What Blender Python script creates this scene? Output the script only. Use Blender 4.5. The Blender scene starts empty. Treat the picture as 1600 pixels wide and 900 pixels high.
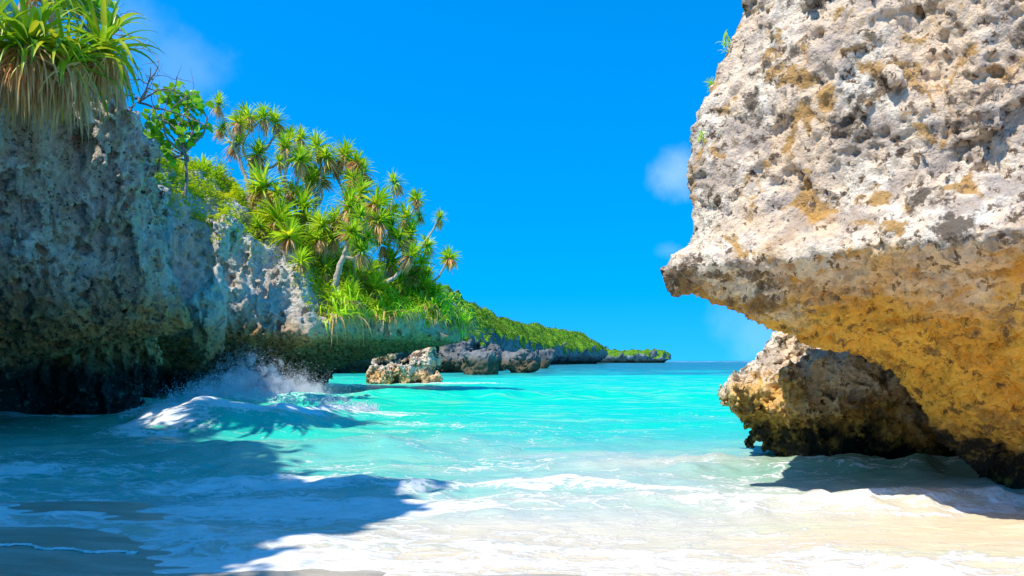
import bpy, math, random
import numpy as np
from mathutils import Vector

# ------------------------------------------------------------------ camera, sky, sun, exposure
scene = bpy.context.scene
col = scene.collection
FPX, CX, HY, CAMZ = 1280.0, 800.0, 564.0, 1.6     # focal length in 1600-px units, principal column, horizon row

cam_d = bpy.data.cameras.new('camera')
cam = bpy.data.objects.new('camera', cam_d); col.objects.link(cam)
cam.location = (0, 0, CAMZ); cam.rotation_euler = (math.radians(90), 0, 0)
cam_d.sensor_width = 36.0; cam_d.lens = 36.0 * FPX / 1600.0
cam_d.shift_y = (HY - 450.0) / 1600.0
cam_d.clip_start = 0.1; cam_d.clip_end = 60000.0
scene.camera = cam

SUN_EL = math.radians(57)
SUN_H = Vector((-0.79, -0.61, 0)).normalized()
SUN_DIR = Vector((SUN_H.x * math.cos(SUN_EL), SUN_H.y * math.cos(SUN_EL), math.sin(SUN_EL)))
world = bpy.data.worlds.new('World'); scene.world = world; world.use_nodes = True
wn, wl = world.node_tree.nodes, world.node_tree.links
wn.clear()
w_out = wn.new('ShaderNodeOutputWorld'); w_bg = wn.new('ShaderNodeBackground')
w_sky = wn.new('ShaderNodeTexSky'); w_sky.sky_type = 'NISHITA'; w_sky.sun_disc = False
w_sky.sun_elevation = SUN_EL; w_sky.sun_rotation = math.atan2(SUN_H.x, SUN_H.y) % (2 * math.pi)
w_sky.altitude = 2500; w_sky.air_density = 1.0; w_sky.dust_density = 0.0; w_sky.ozone_density = 2.0
w_hsv = wn.new('ShaderNodeHueSaturation'); w_hsv.inputs['Hue'].default_value = 0.497
w_hsv.inputs['Saturation'].default_value = 1.47; w_hsv.inputs['Value'].default_value = 1.04
wl.new(w_sky.outputs[0], w_hsv.inputs['Color'])
# very dry, evenly blue air: the pale band at the horizon is pressed down over the whole dome
w_tc = wn.new('ShaderNodeTexCoord'); w_mp = wn.new('ShaderNodeVectorMath'); w_mp.operation = 'MULTIPLY_ADD'
wl.new(w_tc.outputs['Generated'], w_mp.inputs[0]); w_mp.inputs[1].default_value = (1, 1, .8); w_mp.inputs[2].default_value = (0, 0, .28)
w_nm = wn.new('ShaderNodeVectorMath'); w_nm.operation = 'NORMALIZE'; wl.new(w_mp.outputs[0], w_nm.inputs[0]); wl.new(w_nm.outputs[0], w_sky.inputs['Vector'])
w_bg.inputs['Strength'].default_value = 0.15
# small fair-weather clouds
w_geo = wn.new('ShaderNodeTexCoord')
def wmath(op, a, b=None, c=None):
    n = wn.new('ShaderNodeMath'); n.operation = op
    for i, v in enumerate((a, b, c)):
        if v is None: continue
        if isinstance(v, (int, float)): n.inputs[i].default_value = v
        else: wl.new(v, n.inputs[i])
    return n.outputs[0]
w_noise = wn.new('ShaderNodeTexNoise'); w_noise.inputs['Scale'].default_value = 14.0
w_noise.inputs['Detail'].default_value = 8.0; w_noise.inputs['Roughness'].default_value = 0.6
wl.new(w_geo.outputs['Generated'], w_noise.inputs['Vector'])
cloud_sum = None
for (px, py, rad, amp, sx) in ((1062, 272, 0.045, 0.24, 1.0), (285, 110, 0.06, 0.10, 1.0), (1045, 392, 0.030, 0.08, 0.6),
                               (205, 40, 0.05, 0.08, 1.0), (1195, 520, 0.07, 0.12, 1.0)):
    d = Vector(((px - CX) / FPX, 1.0, (HY - py) / FPX)).normalized()
    vs = wn.new('ShaderNodeVectorMath'); vs.operation = 'SUBTRACT'
    wl.new(w_geo.outputs['Generated'], vs.inputs[0]); vs.inputs[1].default_value = d
    ml = wn.new('ShaderNodeVectorMath'); ml.operation = 'MULTIPLY'
    wl.new(vs.outputs[0], ml.inputs[0]); ml.inputs[1].default_value = (1.0, 1.0, 1.25 / sx)
    ln = wn.new('ShaderNodeVectorMath'); ln.operation = 'LENGTH'; wl.new(ml.outputs[0], ln.inputs[0])
    t = wmath('DIVIDE', ln.outputs['Value'], rad)
    t = wmath('SUBTRACT', 1.0, t)
    t = wmath('ADD', t, wmath('MULTIPLY', wmath('SUBTRACT', w_noise.outputs['Fac'], 0.5), 1.6))
    mr = wn.new('ShaderNodeMapRange'); mr.interpolation_type = 'SMOOTHSTEP'
    wl.new(t, mr.inputs['Value']); mr.inputs['From Min'].default_value = 0.0; mr.inputs['From Max'].default_value = 0.9
    mr.inputs['To Max'].default_value = amp
    cloud_sum = mr.outputs[0] if cloud_sum is None else wmath('MAXIMUM', cloud_sum, mr.outputs[0])
w_mix = wn.new('ShaderNodeMix'); w_mix.data_type = 'RGBA'
wl.new(cloud_sum, w_mix.inputs['Factor']); wl.new(w_hsv.outputs[0], w_mix.inputs['A'])
w_mix.inputs['B'].default_value = (3.2, 3.9, 5.0, 1)
wl.new(w_mix.outputs['Result'], w_bg.inputs['Color'])
wl.new(w_bg.outputs[0], w_out.inputs[0])

sun_d = bpy.data.lights.new('sun', 'SUN'); sun_d.energy = 2.15; sun_d.angle = math.radians(0.5); sun_d.color = (1.0, 0.94, 0.84)
sun = bpy.data.objects.new('sun', sun_d); col.objects.link(sun)
sun.rotation_euler = SUN_DIR.to_track_quat('Z', 'Y').to_euler(); sun.location = (-20, -10, 30)

vs_ = scene.view_settings
vs_.view_transform = 'Standard'; vs_.look = 'None'; vs_.exposure = 1.3; vs_.gamma = 1.0; vs_.use_curve_mapping = False
scene.cycles.use_denoising = True
scene.cycles.max_bounces = 6; scene.cycles.diffuse_bounces = 3; scene.cycles.glossy_bounces = 2; scene.cycles.transmission_bounces = 3; scene.cycles.volume_bounces = 2

rng = np.random.default_rng(7)
random.seed(7)

def P(px, py, Y):
    """world point seen at photo pixel (px, py) at distance Y"""
    return np.array(((px - CX) / FPX * Y, Y, CAMZ + (HY - py) / FPX * Y))

# ------------------------------------------------------------------ noise volumes
NV = 64
def band_volume(lo, hi, seed):
    r = np.random.default_rng(seed)
    f = np.fft.fftn(r.standard_normal((NV, NV, NV)))
    k = np.fft.fftfreq(NV) * NV
    kk = np.sqrt(k[:, None, None]**2 + k[None, :, None]**2 + k[None, None, :]**2)
    f *= np.exp(-((kk - (lo + hi) / 2) / ((hi - lo) / 2))**2)
    v = np.real(np.fft.ifftn(f)); v /= v.std()
    return v.astype(np.float32)
VOL = [band_volume(3, 9, s) for s in (1, 2, 3)]          # about 6 waves in a tile
def worley_volume(n, seed):
    r = np.random.default_rng(seed)
    pts = r.random((n, n, n, 3)).astype(np.float32)
    g = (np.arange(NV) + .5) / NV * n
    gi = np.floor(g).astype(int); out = np.full((NV, NV, NV), 9., np.float32)
    X, Y, Z = np.meshgrid(g, g, g, indexing='ij'); I, J, K = np.meshgrid(gi, gi, gi, indexing='ij')
    for a in (-1, 0, 1):
        for b in (-1, 0, 1):
            for c in (-1, 0, 1):
                p = pts[(I + a) % n, (J + b) % n, (K + c) % n]
                d = (I + a + p[..., 0] - X)**2 + (J + b + p[..., 1] - Y)**2 + (K + c + p[..., 2] - Z)**2
                out = np.minimum(out, d)
    return np.sqrt(out)
WOR = worley_volume(8, 5)
def block_volume(n, seed):
    """cells of constant random value: fractured blocks"""
    r = np.random.default_rng(seed); pts = r.random((n, n, n, 3)); val = r.uniform(-1, 1, (n, n, n))
    g = (np.arange(NV) + .5) / NV * n; gi = np.floor(g).astype(int)
    best = np.full((NV, NV, NV), 9.); out = np.zeros((NV, NV, NV), np.float32)
    X, Y, Z = np.meshgrid(g, g, g, indexing='ij'); I, J, K = np.meshgrid(gi, gi, gi, indexing='ij')
    for a in (-1, 0, 1):
        for b in (-1, 0, 1):
            for c in (-1, 0, 1):
                i, j, k = (I + a) % n, (J + b) % n, (K + c) % n; p = pts[i, j, k]
                d = (I + a + p[..., 0] - X)**2 + (J + b + p[..., 1] - Y)**2 + (K + c + p[..., 2] - Z)**2
                m = d < best; best[m] = d[m]; out[m] = val[i, j, k][m]
    return out
BLK = block_volume(5, 11)

def samp(vol, p):
    """trilinear periodic sample; one unit of p is one tile"""
    q = p * NV
    i = np.floor(q); f = (q - i).astype(np.float32); i = i.astype(np.int64) & (NV - 1)
    j = (i + 1) & (NV - 1)
    fl = vol.reshape(-1)
    x0, y0, z0 = i[:, 0] * NV * NV, i[:, 1] * NV, i[:, 2]
    x1, y1, z1 = j[:, 0] * NV * NV, j[:, 1] * NV, j[:, 2]
    fx, fy, fz = f[:, 0], f[:, 1], f[:, 2]
    a = fl[x0 + y0 + z0] * (1 - fx) + fl[x1 + y0 + z0] * fx
    b = fl[x0 + y1 + z0] * (1 - fx) + fl[x1 + y1 + z0] * fx
    c = fl[x0 + y0 + z1] * (1 - fx) + fl[x1 + y0 + z1] * fx
    d = fl[x0 + y1 + z1] * (1 - fx) + fl[x1 + y1 + z1] * fx
    return (a * (1 - fy) + b * fy) * (1 - fz) + (c * (1 - fy) + d * fy) * fz
def noise(p, wave, v=0, off=0.0, stretch=(1, 1, 1)):
    """band noise (std 1) of about the given wavelength in metres"""
    return samp(VOL[v], (p / np.array(stretch) + off) / (wave * 6.0))
def worley(p, cell, off=0.0):
    return samp(WOR, (p + off) / (cell * 8.0))
def sstep(a, b, x):
    t = np.clip((x - a) / (b - a), 0, 1); return t * t * (3 - 2 * t)

# ------------------------------------------------------------------ mesh helpers
def build_mesh(name, V, quads=None, tris=None, smooth=True, attrs=None):
    me = bpy.data.meshes.new(name)
    V = np.asarray(V, np.float32)
    nq = 0 if quads is None else len(quads); nt = 0 if tris is None else len(tris)
    me.vertices.add(len(V)); me.vertices.foreach_set('co', V.reshape(-1))
    loops = []; 
    if nq: loops.append(np.asarray(quads, np.int32).reshape(-1))
    if nt: loops.append(np.asarray(tris, np.int32).reshape(-1))
    loops = np.concatenate(loops)
    me.loops.add(len(loops)); me.loops.foreach_set('vertex_index', loops)
    me.polygons.add(nq + nt)
    st = np.concatenate((np.arange(nq) * 4, nq * 4 + np.arange(nt) * 3)).astype(np.int32)
    me.polygons.foreach_set('loop_start', st)
    me.polygons.foreach_set('use_smooth', np.full(nq + nt, smooth))
    me.update(calc_edges=True)
    for k, a in (attrs or {}).items():
        a = np.asarray(a, np.float32)
        if a.ndim == 1:
            at = me.attributes.new(k, 'FLOAT', 'POINT'); at.data.foreach_set('value', a)
        else:
            at = me.attributes.new(k, 'FLOAT_COLOR', 'POINT')
            if a.shape[1] == 3: a = np.concatenate((a, np.ones((len(a), 1), np.float32)), 1)
            at.data.foreach_set('color', a.reshape(-1))
    return me
def link(name, me, mat=None, parent=None, loc=None):
    o = bpy.data.objects.new(name, me); col.objects.link(o)
    if mat is not None and me is not None and len(me.materials) == 0: me.materials.append(mat)
    if parent is not None: o.parent = parent
    if loc is not None: o.location = loc
    return o
def empty(name, loc):
    o = bpy.data.objects.new(name, None); col.objects.link(o); o.location = loc; o.empty_display_size = .2; return o
def tag(o, label, cat=None, group=None, kind=None):
    o['label'] = label
    if cat: o['category'] = cat
    if group: o['group'] = group
    if kind: o['kind'] = kind
    return o

def poly_sdf(poly, X, Y):
    """signed distance to a closed polygon, negative inside"""
    poly = np.array(poly, float); n = len(poly)
    d = np.full(X.shape, 1e9); inside = np.zeros(X.shape, bool)
    for i in range(n):
        a, b = poly[i], poly[(i + 1) % n]; e = b - a
        wx, wy = X - a[0], Y - a[1]
        t = np.clip((wx * e[0] + wy * e[1]) / (e @ e), 0, 1)
        d = np.minimum(d, (wx - t * e[0])**2 + (wy - t * e[1])**2)
        c = ((a[1] <= Y) & (b[1] > Y)) | ((b[1] <= Y) & (a[1] > Y))
        xi = a[0] + (Y - a[1]) / (e[1] if abs(e[1]) > 1e-9 else 1e-9) * e[0]
        inside ^= c & (X < xi)
    return np.where(inside, -1, 1) * np.sqrt(d)
def smax(a, b, k):
    h = np.clip(.5 + .5 * (a - b) / k, 0, 1); return b * (1 - h) + a * h + k * h * (1 - h)
def smin(a, b, k): return -smax(-a, -b, k)

class Field:
    def __init__(s, lo, hi, h):
        s.h = h; s.lo = np.array(lo, float)
        s.n = np.ceil((np.array(hi) - s.lo) / h).astype(int) + 1
        ax = [s.lo[i] + np.arange(s.n[i]) * h for i in range(3)]
        s.x, s.y, s.z = ax
        s.X2, s.Y2 = np.meshgrid(ax[0], ax[1], indexing='ij')
        s.f = np.full(s.n, 1e3, np.float32)
    def X(s): return s.x[:, None, None]
    def Y(s): return s.y[None, :, None]
    def Z(s): return s.z[None, None, :]
    def carve(s, fn, band):
        """add fn(points) to the field near its surface"""
        m = np.abs(s.f) < band
        i = np.argwhere(m); p = s.lo + i * s.h
        s.f[m] += fn(p).astype(np.float32)
    def close(s):
        e = s.h * .5
        f = s.f
        for a in (f[0], f[-1], f[:, 0], f[:, -1], f[:, :, 0], f[:, :, -1]): np.maximum(a, e, out=a)
    def mesh(s):
        """naive surface nets"""
        s.close(); f = s.f; b = f < 0
        nx, ny, nz = f.shape
        cnt = np.zeros((nx - 1, ny - 1, nz - 1), np.int8)
        for i in (0, 1):
            for j in (0, 1):
                for k in (0, 1): cnt += b[i:nx - 1 + i, j:ny - 1 + j, k:nz - 1 + k]
        idx = np.argwhere((cnt > 0) & (cnt < 8)); n = len(idx)
        vid = np.full(cnt.shape, -1, np.int32); vid[idx[:, 0], idx[:, 1], idx[:, 2]] = np.arange(n)
        acc = np.zeros((n, 3)); num = np.zeros(n)
        cs = [(i, j, k) for i in (0, 1) for j in (0, 1) for k in (0, 1)]
        for c in cs:
            for ax in range(3):
                if c[ax]: continue
                d = list(c); d[ax] = 1
                A = f[idx[:, 0] + c[0], idx[:, 1] + c[1], idx[:, 2] + c[2]]; B = f[idx[:, 0] + d[0], idx[:, 1] + d[1], idx[:, 2] + d[2]]
                m = (A < 0) != (B < 0)
                t = np.where(m, A / np.where(m, A - B, 1), 0)
                q = np.tile(np.array(c, float), (n, 1)); q[:, ax] += t
                acc += q * m[:, None]; num += m
        V = s.lo + (idx + acc / num[:, None]) * s.h
        Q = []
        for ax in range(3):
            sl0 = [slice(1, m - 1) for m in f.shape]; sl1 = list(sl0)
            sl0[ax] = slice(0, f.shape[ax] - 1); sl1[ax] = slice(1, f.shape[ax])
            A, B = b[tuple(sl0)], b[tuple(sl1)]
            e = np.argwhere(A != B)
            inside = A[e[:, 0], e[:, 1], e[:, 2]]
            u, v = (ax + 1) % 3, (ax + 2) % 3
            base = e.copy(); base[:, u] += 1; base[:, v] += 1
            def g(du, dv):
                c = base.copy(); c[:, u] += du; c[:, v] += dv
                return vid[c[:, 0], c[:, 1], c[:, 2]]
            q = np.stack((g(-1, -1), g(0, -1), g(0, 0), g(-1, 0)), 1)
            q[~inside] = q[~inside][:, ::-1]
            Q.append(q)
        return main_piece(V, np.concatenate(Q))

def main_piece(V, Q, keep=400):
    """drop crumbs that float free of the rock"""
    lab = np.arange(len(V))
    while True:
        m = lab[Q].min(1); new = lab.copy()
        for k in range(4): np.minimum.at(new, Q[:, k], m)
        new = new[new]; new = new[new]
        if (new == lab).all(): break
        lab = new
    cnt = np.bincount(lab, minlength=len(V)); ok = cnt[lab] >= keep
    idx = np.cumsum(ok) - 1; q = Q[ok[Q[:, 0]]]
    return V[ok], idx[q]
def subdivide(V, Q):
    n = len(V); m = len(Q)
    e = np.stack((Q, np.roll(Q, -1, 1)), 2).reshape(-1, 2); e.sort(1)
    key = e[:, 0].astype(np.int64) * n + e[:, 1]
    u, inv = np.unique(key, return_inverse=True)
    E = np.stack((u // n, u % n), 1)
    mid = V[E].mean(1); cen = V[Q].mean(1)
    # light smoothing of the old corners so that facets round off
    s = np.zeros_like(V); c = np.zeros(n)
    for k in (0, 1):
        for d in range(3): s[:, d] += np.bincount(E[:, k], mid[:, d], n)
        c += np.bincount(E[:, k], minlength=n)
    V2 = V * .6 + .4 * s / np.maximum(c, 1)[:, None]
    ei = inv.reshape(m, 4) + n; fc = np.arange(m) + n + len(E)
    out = [np.stack((Q[:, k], ei[:, k], fc, ei[:, k - 1]), 1) for k in range(4)]
    return np.concatenate((V2, mid, cen)), np.concatenate(out)
def normals(V, Q):
    a = np.cross(V[Q[:, 2]] - V[Q[:, 0]], V[Q[:, 3]] - V[Q[:, 1]])
    N = np.zeros_like(V)
    for k in range(4):
        for d in range(3): N[:, d] += np.bincount(Q[:, k], a[:, d], len(V))
    return N / np.maximum(np.linalg.norm(N, axis=1), 1e-9)[:, None]

# ------------------------------------------------------------------ material helpers
class Mat:
    def __init__(s, name):
        s.m = bpy.data.materials.new(name); s.m.use_nodes = True
        s.n, s.l = s.m.node_tree.nodes, s.m.node_tree.links
        s.n.clear(); s.out = s.n.new('ShaderNodeOutputMaterial')
    def put(s, sock, v):
        if v is None: return
        if isinstance(v, bpy.types.NodeSocket): s.l.new(v, sock)
        elif isinstance(v, (tuple, list)) and sock.type == 'RGBA' and len(v) == 3: sock.default_value = (*v, 1)
        else: sock.default_value = v
    def node(s, t, **kw):
        n = s.n.new(t)
        for k, v in kw.items():
            if k.startswith('_'): setattr(n, k[1:], v)
            else: s.put(n.inputs[k.replace('__', ' ')], v)
        return n
    def pos(s): return s.node('ShaderNodeNewGeometry').outputs['Position']
    def mapv(s, v, scale=(1, 1, 1), loc=(0, 0, 0)):
        return s.node('ShaderNodeMapping', Vector=v, Scale=scale, Location=loc).outputs[0]
    def noise(s, v, scale, detail=4, rough=.55, dist=0.0):
        return s.node('ShaderNodeTexNoise', Vector=v, Scale=scale, Detail=detail, Roughness=rough, Distortion=dist).outputs['Fac']
    def vor(s, v, scale, feature='F1'):
        return s.node('ShaderNodeTexVoronoi', _feature=feature, Vector=v, Scale=scale).outputs['Distance']
    def math(s, op, a, b=None, c=None, clamp=False):
        n = s.n.new('ShaderNodeMath'); n.operation = op; n.use_clamp = clamp
        for i, v in enumerate((a, b, c)): s.put(n.inputs[i], v)
        return n.outputs[0]
    def step(s, v, a, b, lo=0.0, hi=1.0):
        n = s.node('ShaderNodeMapRange', _interpolation_type='SMOOTHSTEP', Value=v)
        n.inputs['From Min'].default_value = a; n.inputs['From Max'].default_value = b
        n.inputs['To Min'].default_value = lo; n.inputs['To Max'].default_value = hi
        return n.outputs[0]
    def mix(s, f, a, b, mode='MIX'):
        n = s.n.new('ShaderNodeMix'); n.data_type = 'RGBA'; n.blend_type = mode
        s.put(n.inputs['Factor'], f); s.put(n.inputs['A'], a); s.put(n.inputs['B'], b)
        return n.outputs['Result']
    def sep(s, v):
        return s.node('ShaderNodeSeparateXYZ', Vector=v).outputs
    def attr(s, name): return s.node('ShaderNodeAttribute', _attribute_name=name).outputs
    def bump(s, h, strength, dist, normal=None):
        return s.node('ShaderNodeBump', Height=h, Strength=strength, Distance=dist, Normal=normal).outputs[0]
    def principled(s, colr, rough=.9, normal=None, **kw):
        n = s.node('ShaderNodeBsdfPrincipled', Base__Color=colr, Roughness=rough, Normal=normal, **kw)
        return n.outputs[0]
    def done(s, sh):
        s.l.new(sh, s.out.inputs[0]); return s.m

def rock_bump(M, p, fine=1.0):
    a = M.noise(p, 9 * fine, 8, .62); b = M.vor(M.mapv(p), 16 * fine)
    c = M.noise(p, 42 * fine, 5, .6)
    h = M.math('ADD', M.math('MULTIPLY', a, 1.0), M.math('ADD', M.math('MULTIPLY', M.math('MINIMUM', b, .4), .7), M.math('MULTIPLY', c, .45)))
    return h

def mat_right_rock(name, lip=2.3, gold=1.0, dark=0.85):
    M = Mat(name); p = M.pos(); z = M.sep(p)[2]
    big = M.noise(p, .55, 5, .6, .6); mid = M.noise(p, 1.7, 6, .65, .4); fine = M.noise(p, 7.5, 8, .68); f2 = M.noise(p, 24, 6, .7)
    c = M.mix(M.step(big, .40, .58), (.90, .79, .63), (.86, .64, .43))
    c = M.mix(M.step(mid, .49, .60), c, (.56, .45, .35))
    c = M.mix(M.step(M.noise(p, 2.6, 5, .6, .5), .54, .62), c, (.56, .33, .12))
    c = M.mix(M.step(M.noise(M.mapv(p, loc=(7, 3, 1)), 1.05, 8, .72, .15), .545, .605), c, (.18, .14, .10))
    c = M.mix(M.step(fine, .56, .615), c, (.18, .12, .075))
    # sheltered ochre underside, its gold brightened to hold the glow off the sand
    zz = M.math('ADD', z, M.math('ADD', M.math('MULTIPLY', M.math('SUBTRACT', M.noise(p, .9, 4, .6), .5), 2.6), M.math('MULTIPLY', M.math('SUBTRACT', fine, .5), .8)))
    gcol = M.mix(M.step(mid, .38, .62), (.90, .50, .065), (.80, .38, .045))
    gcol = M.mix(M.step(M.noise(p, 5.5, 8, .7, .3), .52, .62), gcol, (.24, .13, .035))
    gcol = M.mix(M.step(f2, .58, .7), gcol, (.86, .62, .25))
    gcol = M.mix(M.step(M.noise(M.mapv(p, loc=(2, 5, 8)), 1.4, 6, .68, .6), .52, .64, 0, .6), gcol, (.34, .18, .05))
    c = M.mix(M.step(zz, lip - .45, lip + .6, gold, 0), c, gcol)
    # algae-black splash zone
    bcol = M.mix(M.step(M.noise(p, 3.6, 8, .72), .50, .60), (.030, .025, .014), (.24, .155, .035))
    c = M.mix(M.step(zz, dark - .25, dark + .35, 1, 0), c, bcol)
    c = M.mix(M.step(f2, .40, .30, 0, .45), c, (.05, .04, .03))
    n = M.bump(rock_bump(M, p), 1.0, .055)
    return M.done(M.principled(c, .93, n, Specular__IOR__Level=.25))

def mat_left_rock(name, lip=2.5, dark=1.35, pale=0.0):
    M = Mat(name); p = M.pos(); z = M.sep(p)[2]
    st = M.mapv(p, (1, 1, .22))
    big = M.noise(st, .7, 5, .6, .8); mid = M.noise(st, 2.2, 7, .65, .5); fine = M.noise(p, 6, 8, .68); f2 = M.noise(p, 17, 6, .7)
    c = M.mix(M.step(big, .42, .60), (.72, .65, .52), (.62, .53, .39))
    c = M.mix(M.step(mid, .52, .64), c, (.58, .56, .50))
    c = M.mix(M.step(M.noise(st, 1.3, 6, .65, .6), .53, .63), c, (.46, .31, .19))
    c = M.mix(M.step(M.noise(M.mapv(p, loc=(3, 9, 2)), 1.6, 6, .65), .58, .68), c, (.80, .74, .62))
    c = M.mix(M.step(M.noise(M.mapv(p, (1.6, 1.6, .28), (4, 1, 2)), 2.6, 7, .7, .7), .55, .64, 0, .4), c, (.20, .15, .10))
    c = M.mix(M.step(fine, .575, .65), c, (.08, .07, .06))
    c = M.mix(M.step(M.vor(M.mapv(p, (1, 1, .8)), 4.2), .20, .12, 0, .6), c, (.08, .065, .05))  # dark spots painted in as the shade of small pits
    if pale: c = M.mix(pale, c, (.82, .79, .72))
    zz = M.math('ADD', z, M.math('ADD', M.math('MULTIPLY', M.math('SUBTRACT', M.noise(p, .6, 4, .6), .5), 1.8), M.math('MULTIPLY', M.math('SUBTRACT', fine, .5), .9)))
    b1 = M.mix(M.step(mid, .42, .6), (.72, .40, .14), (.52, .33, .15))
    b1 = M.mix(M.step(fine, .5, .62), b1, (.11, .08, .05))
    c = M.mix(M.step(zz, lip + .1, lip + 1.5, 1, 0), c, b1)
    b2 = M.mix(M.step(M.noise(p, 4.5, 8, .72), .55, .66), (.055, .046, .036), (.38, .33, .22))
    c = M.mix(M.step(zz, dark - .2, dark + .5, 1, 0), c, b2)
    c = M.mix(M.step(f2, .40, .30, 0, .5), c, (.05, .05, .045))
    n = M.bump(rock_bump(M, p, .8), 1.0, .13)
    return M.done(M.principled(c, .93, n, Specular__IOR__Level=.25))

def mat_far_rock(name, s=.12, green=True, k=1.0):
    M = Mat(name); p = M.pos(); z = M.sep(p)[2]
    N = M.sep(M.node('ShaderNodeNewGeometry').outputs['Normal'])[2]
    a = M.noise(M.mapv(p, (1, 1, .35)), s * 2, 7, .65, .5); b = M.noise(p, s * 6, 7, .7)
    c = M.mix(M.step(a, .42, .60), (.36 * k, .35 * k, .32 * k), (.19 * k, .19 * k, .18 * k))
    c = M.mix(M.step(b, .54, .66), c, (.09, .085, .075))
    c = M.mix(M.step(M.math('ADD', z, M.math('MULTIPLY', M.math('SUBTRACT', b, .5), 2)), 1.2, 2.4, 1, 0), c, (.13, .10, .055))
    if green:
        g = M.mix(M.step(M.noise(p, s * 3, 5, .6), .4, .62), (.09, .24, .012), (.17, .32, .018))
        k = M.math('ADD', N, M.math('MULTIPLY', M.math('SUBTRACT', M.noise(p, s * 2.2, 5, .6), .5), 1.3))
        c = M.mix(M.step(k, .12, .30), c, g)
    n = M.bump(M.noise(p, s * 9, 8, .65), .8, .5 / s * .06)
    return M.done(M.principled(c, .95, n, Specular__IOR__Level=.2))

def mat_leaf(name, c1, c2, trans=.35, scale=6.0, rough=.45, attrname=None):
    M = Mat(name); p = M.pos()
    f = M.noise(p, scale, 3, .6)
    c = M.mix(M.step(f, .35, .65), c1, c2)
    if attrname:
        c = M.mix(1.0, c, M.attr(attrname)['Color'], 'MULTIPLY')
    pr = M.principled(c, rough, Specular__IOR__Level=.35)
    tr = M.node('ShaderNodeBsdfTranslucent', Color=c).outputs[0]
    mx = M.node('ShaderNodeMixShader'); mx.inputs[0].default_value = trans
    M.l.new(pr, mx.inputs[1]); M.l.new(tr, mx.inputs[2])
    return M.done(mx.outputs[0])
def mat_bark(name, c1, c2, s=8):
    M = Mat(name); p = M.pos(); f = M.noise(p, s, 6, .65)
    return M.done(M.principled(M.mix(M.step(f, .38, .62), c1, c2), .9, M.bump(f, .6, .02)))

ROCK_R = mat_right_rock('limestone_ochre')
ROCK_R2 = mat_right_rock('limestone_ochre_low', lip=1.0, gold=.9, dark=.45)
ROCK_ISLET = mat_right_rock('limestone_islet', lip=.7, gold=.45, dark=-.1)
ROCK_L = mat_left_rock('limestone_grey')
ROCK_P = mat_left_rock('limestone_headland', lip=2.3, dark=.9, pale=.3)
ROCK_F = mat_far_rock('limestone_far', .10)
ROCK_M = mat_far_rock('limestone_boulder', .35, False, .62)
LEAF_PAN = mat_leaf('pandanus_leaf', (.34, .62, .02), (.60, .76, .03), .5, 1.3, .4, 'tint')
M = Mat('pandanus_leaf_near'); p = M.pos(); f = M.noise(p, 2.2, 3, .6); rnd = M.node('ShaderNodeObjectInfo').outputs['Random']
c = M.mix(M.step(f, .35, .65), (.22, .46, .015), (.44, .62, .02)); c = M.mix(M.step(rnd, .55, 1.0), c, (.70, .66, .03)); c = M.mix(M.step(rnd, .18, .0), c, (.10, .30, .03))
mx = M.node('ShaderNodeMixShader'); mx.inputs[0].default_value = .4
M.l.new(M.principled(c, .35, Specular__IOR__Level=.35), mx.inputs[1]); M.l.new(M.node('ShaderNodeBsdfTranslucent', Color=c).outputs[0], mx.inputs[2]); LEAF_FG = M.done(mx.outputs[0])
LEAF_DEAD = mat_leaf('dead_leaf', (.78, .40, .14), (.90, .58, .26), .35, 3, .8)
LEAF_LIME = mat_leaf('ground_cover_leaf', (.36, .62, .012), (.62, .72, .015), .48, .9, .5, 'tint')
LEAF_DARK = mat_leaf('shrub_leaf', (.18, .44, .016), (.30, .55, .03), .45, 3, .35, 'tint')
BARK = mat_bark('pandanus_bark', (.62, .51, .40), (.38, .30, .24))
TWIG = mat_bark('dead_twig', (.34, .27, .23), (.20, .15, .13), 12)

# ------------------------------------------------------------------ the sea and the beach
def sand_height(X, Y):
    ys = np.interp(X, [-8, -4.6, -3.6, -3.1, -1.2, 0.6, 3, 8], [9.2, 8.75, 8.2, 7.2, 6.65, 5.9, 5.4, 5.2])
    p = np.stack((X, Y, np.zeros_like(X)), -1).reshape(-1, 3)
    w = (noise(p, 1.6, 0, stretch=(2, 1, 1)) * .012 + noise(p, .5, 1, stretch=(2, 1, 1)) * .004).reshape(X.shape)
    d = ys - Y
    return np.where(d > 0, np.minimum(d * .045, .9), np.maximum(d * .09, -4.0)) + w * np.clip(1.2 - np.abs(d) / 30, 0, 1)
def grid_mesh(rows, half):
    """sheet of rows at the given Y; half(Y) gives half width; columns shared"""
    u = np.linspace(-1, 1, half[1])
    Y = np.repeat(rows[:, None], half[1], 1); X = half[0](rows)[:, None] * u[None, :]
    n, m = X.shape; i = np.arange(n * m).reshape(n, m)
    Q = np.stack((i[:-1, :-1], i[:-1, 1:], i[1:, 1:], i[1:, :-1]), -1).reshape(-1, 4)
    return X, Y, Q
rows = np.concatenate((np.linspace(-40, 2, 40), np.linspace(2.2, 12, 120), np.geomspace(12.5, 20000, 30)))
X, Y, Q = grid_mesh(rows, (lambda y: 14 + np.abs(y) * 1.0, 200))
Zs = sand_height(X, Y)
M = Mat('coral_sand'); p = M.pos(); pz = M.sep(p)
f = M.noise(M.mapv(p, (1, 4, 1)), 1.1, 6, .6); g = M.noise(p, 60, 4, .6)
wet = M.step(M.math('ADD', pz[2], M.math('MULTIPLY', M.math('SUBTRACT', f, .5), .1)), .16, .30, 1, 0)
c = M.mix(wet, (.74, .64, .48), M.mix(M.step(f, .4, .62), (.46, .37, .25), (.60, .50, .36)))
c = M.mix(M.step(g, .45, .7, 0, .25), c, (.25, .2, .15))
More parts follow.
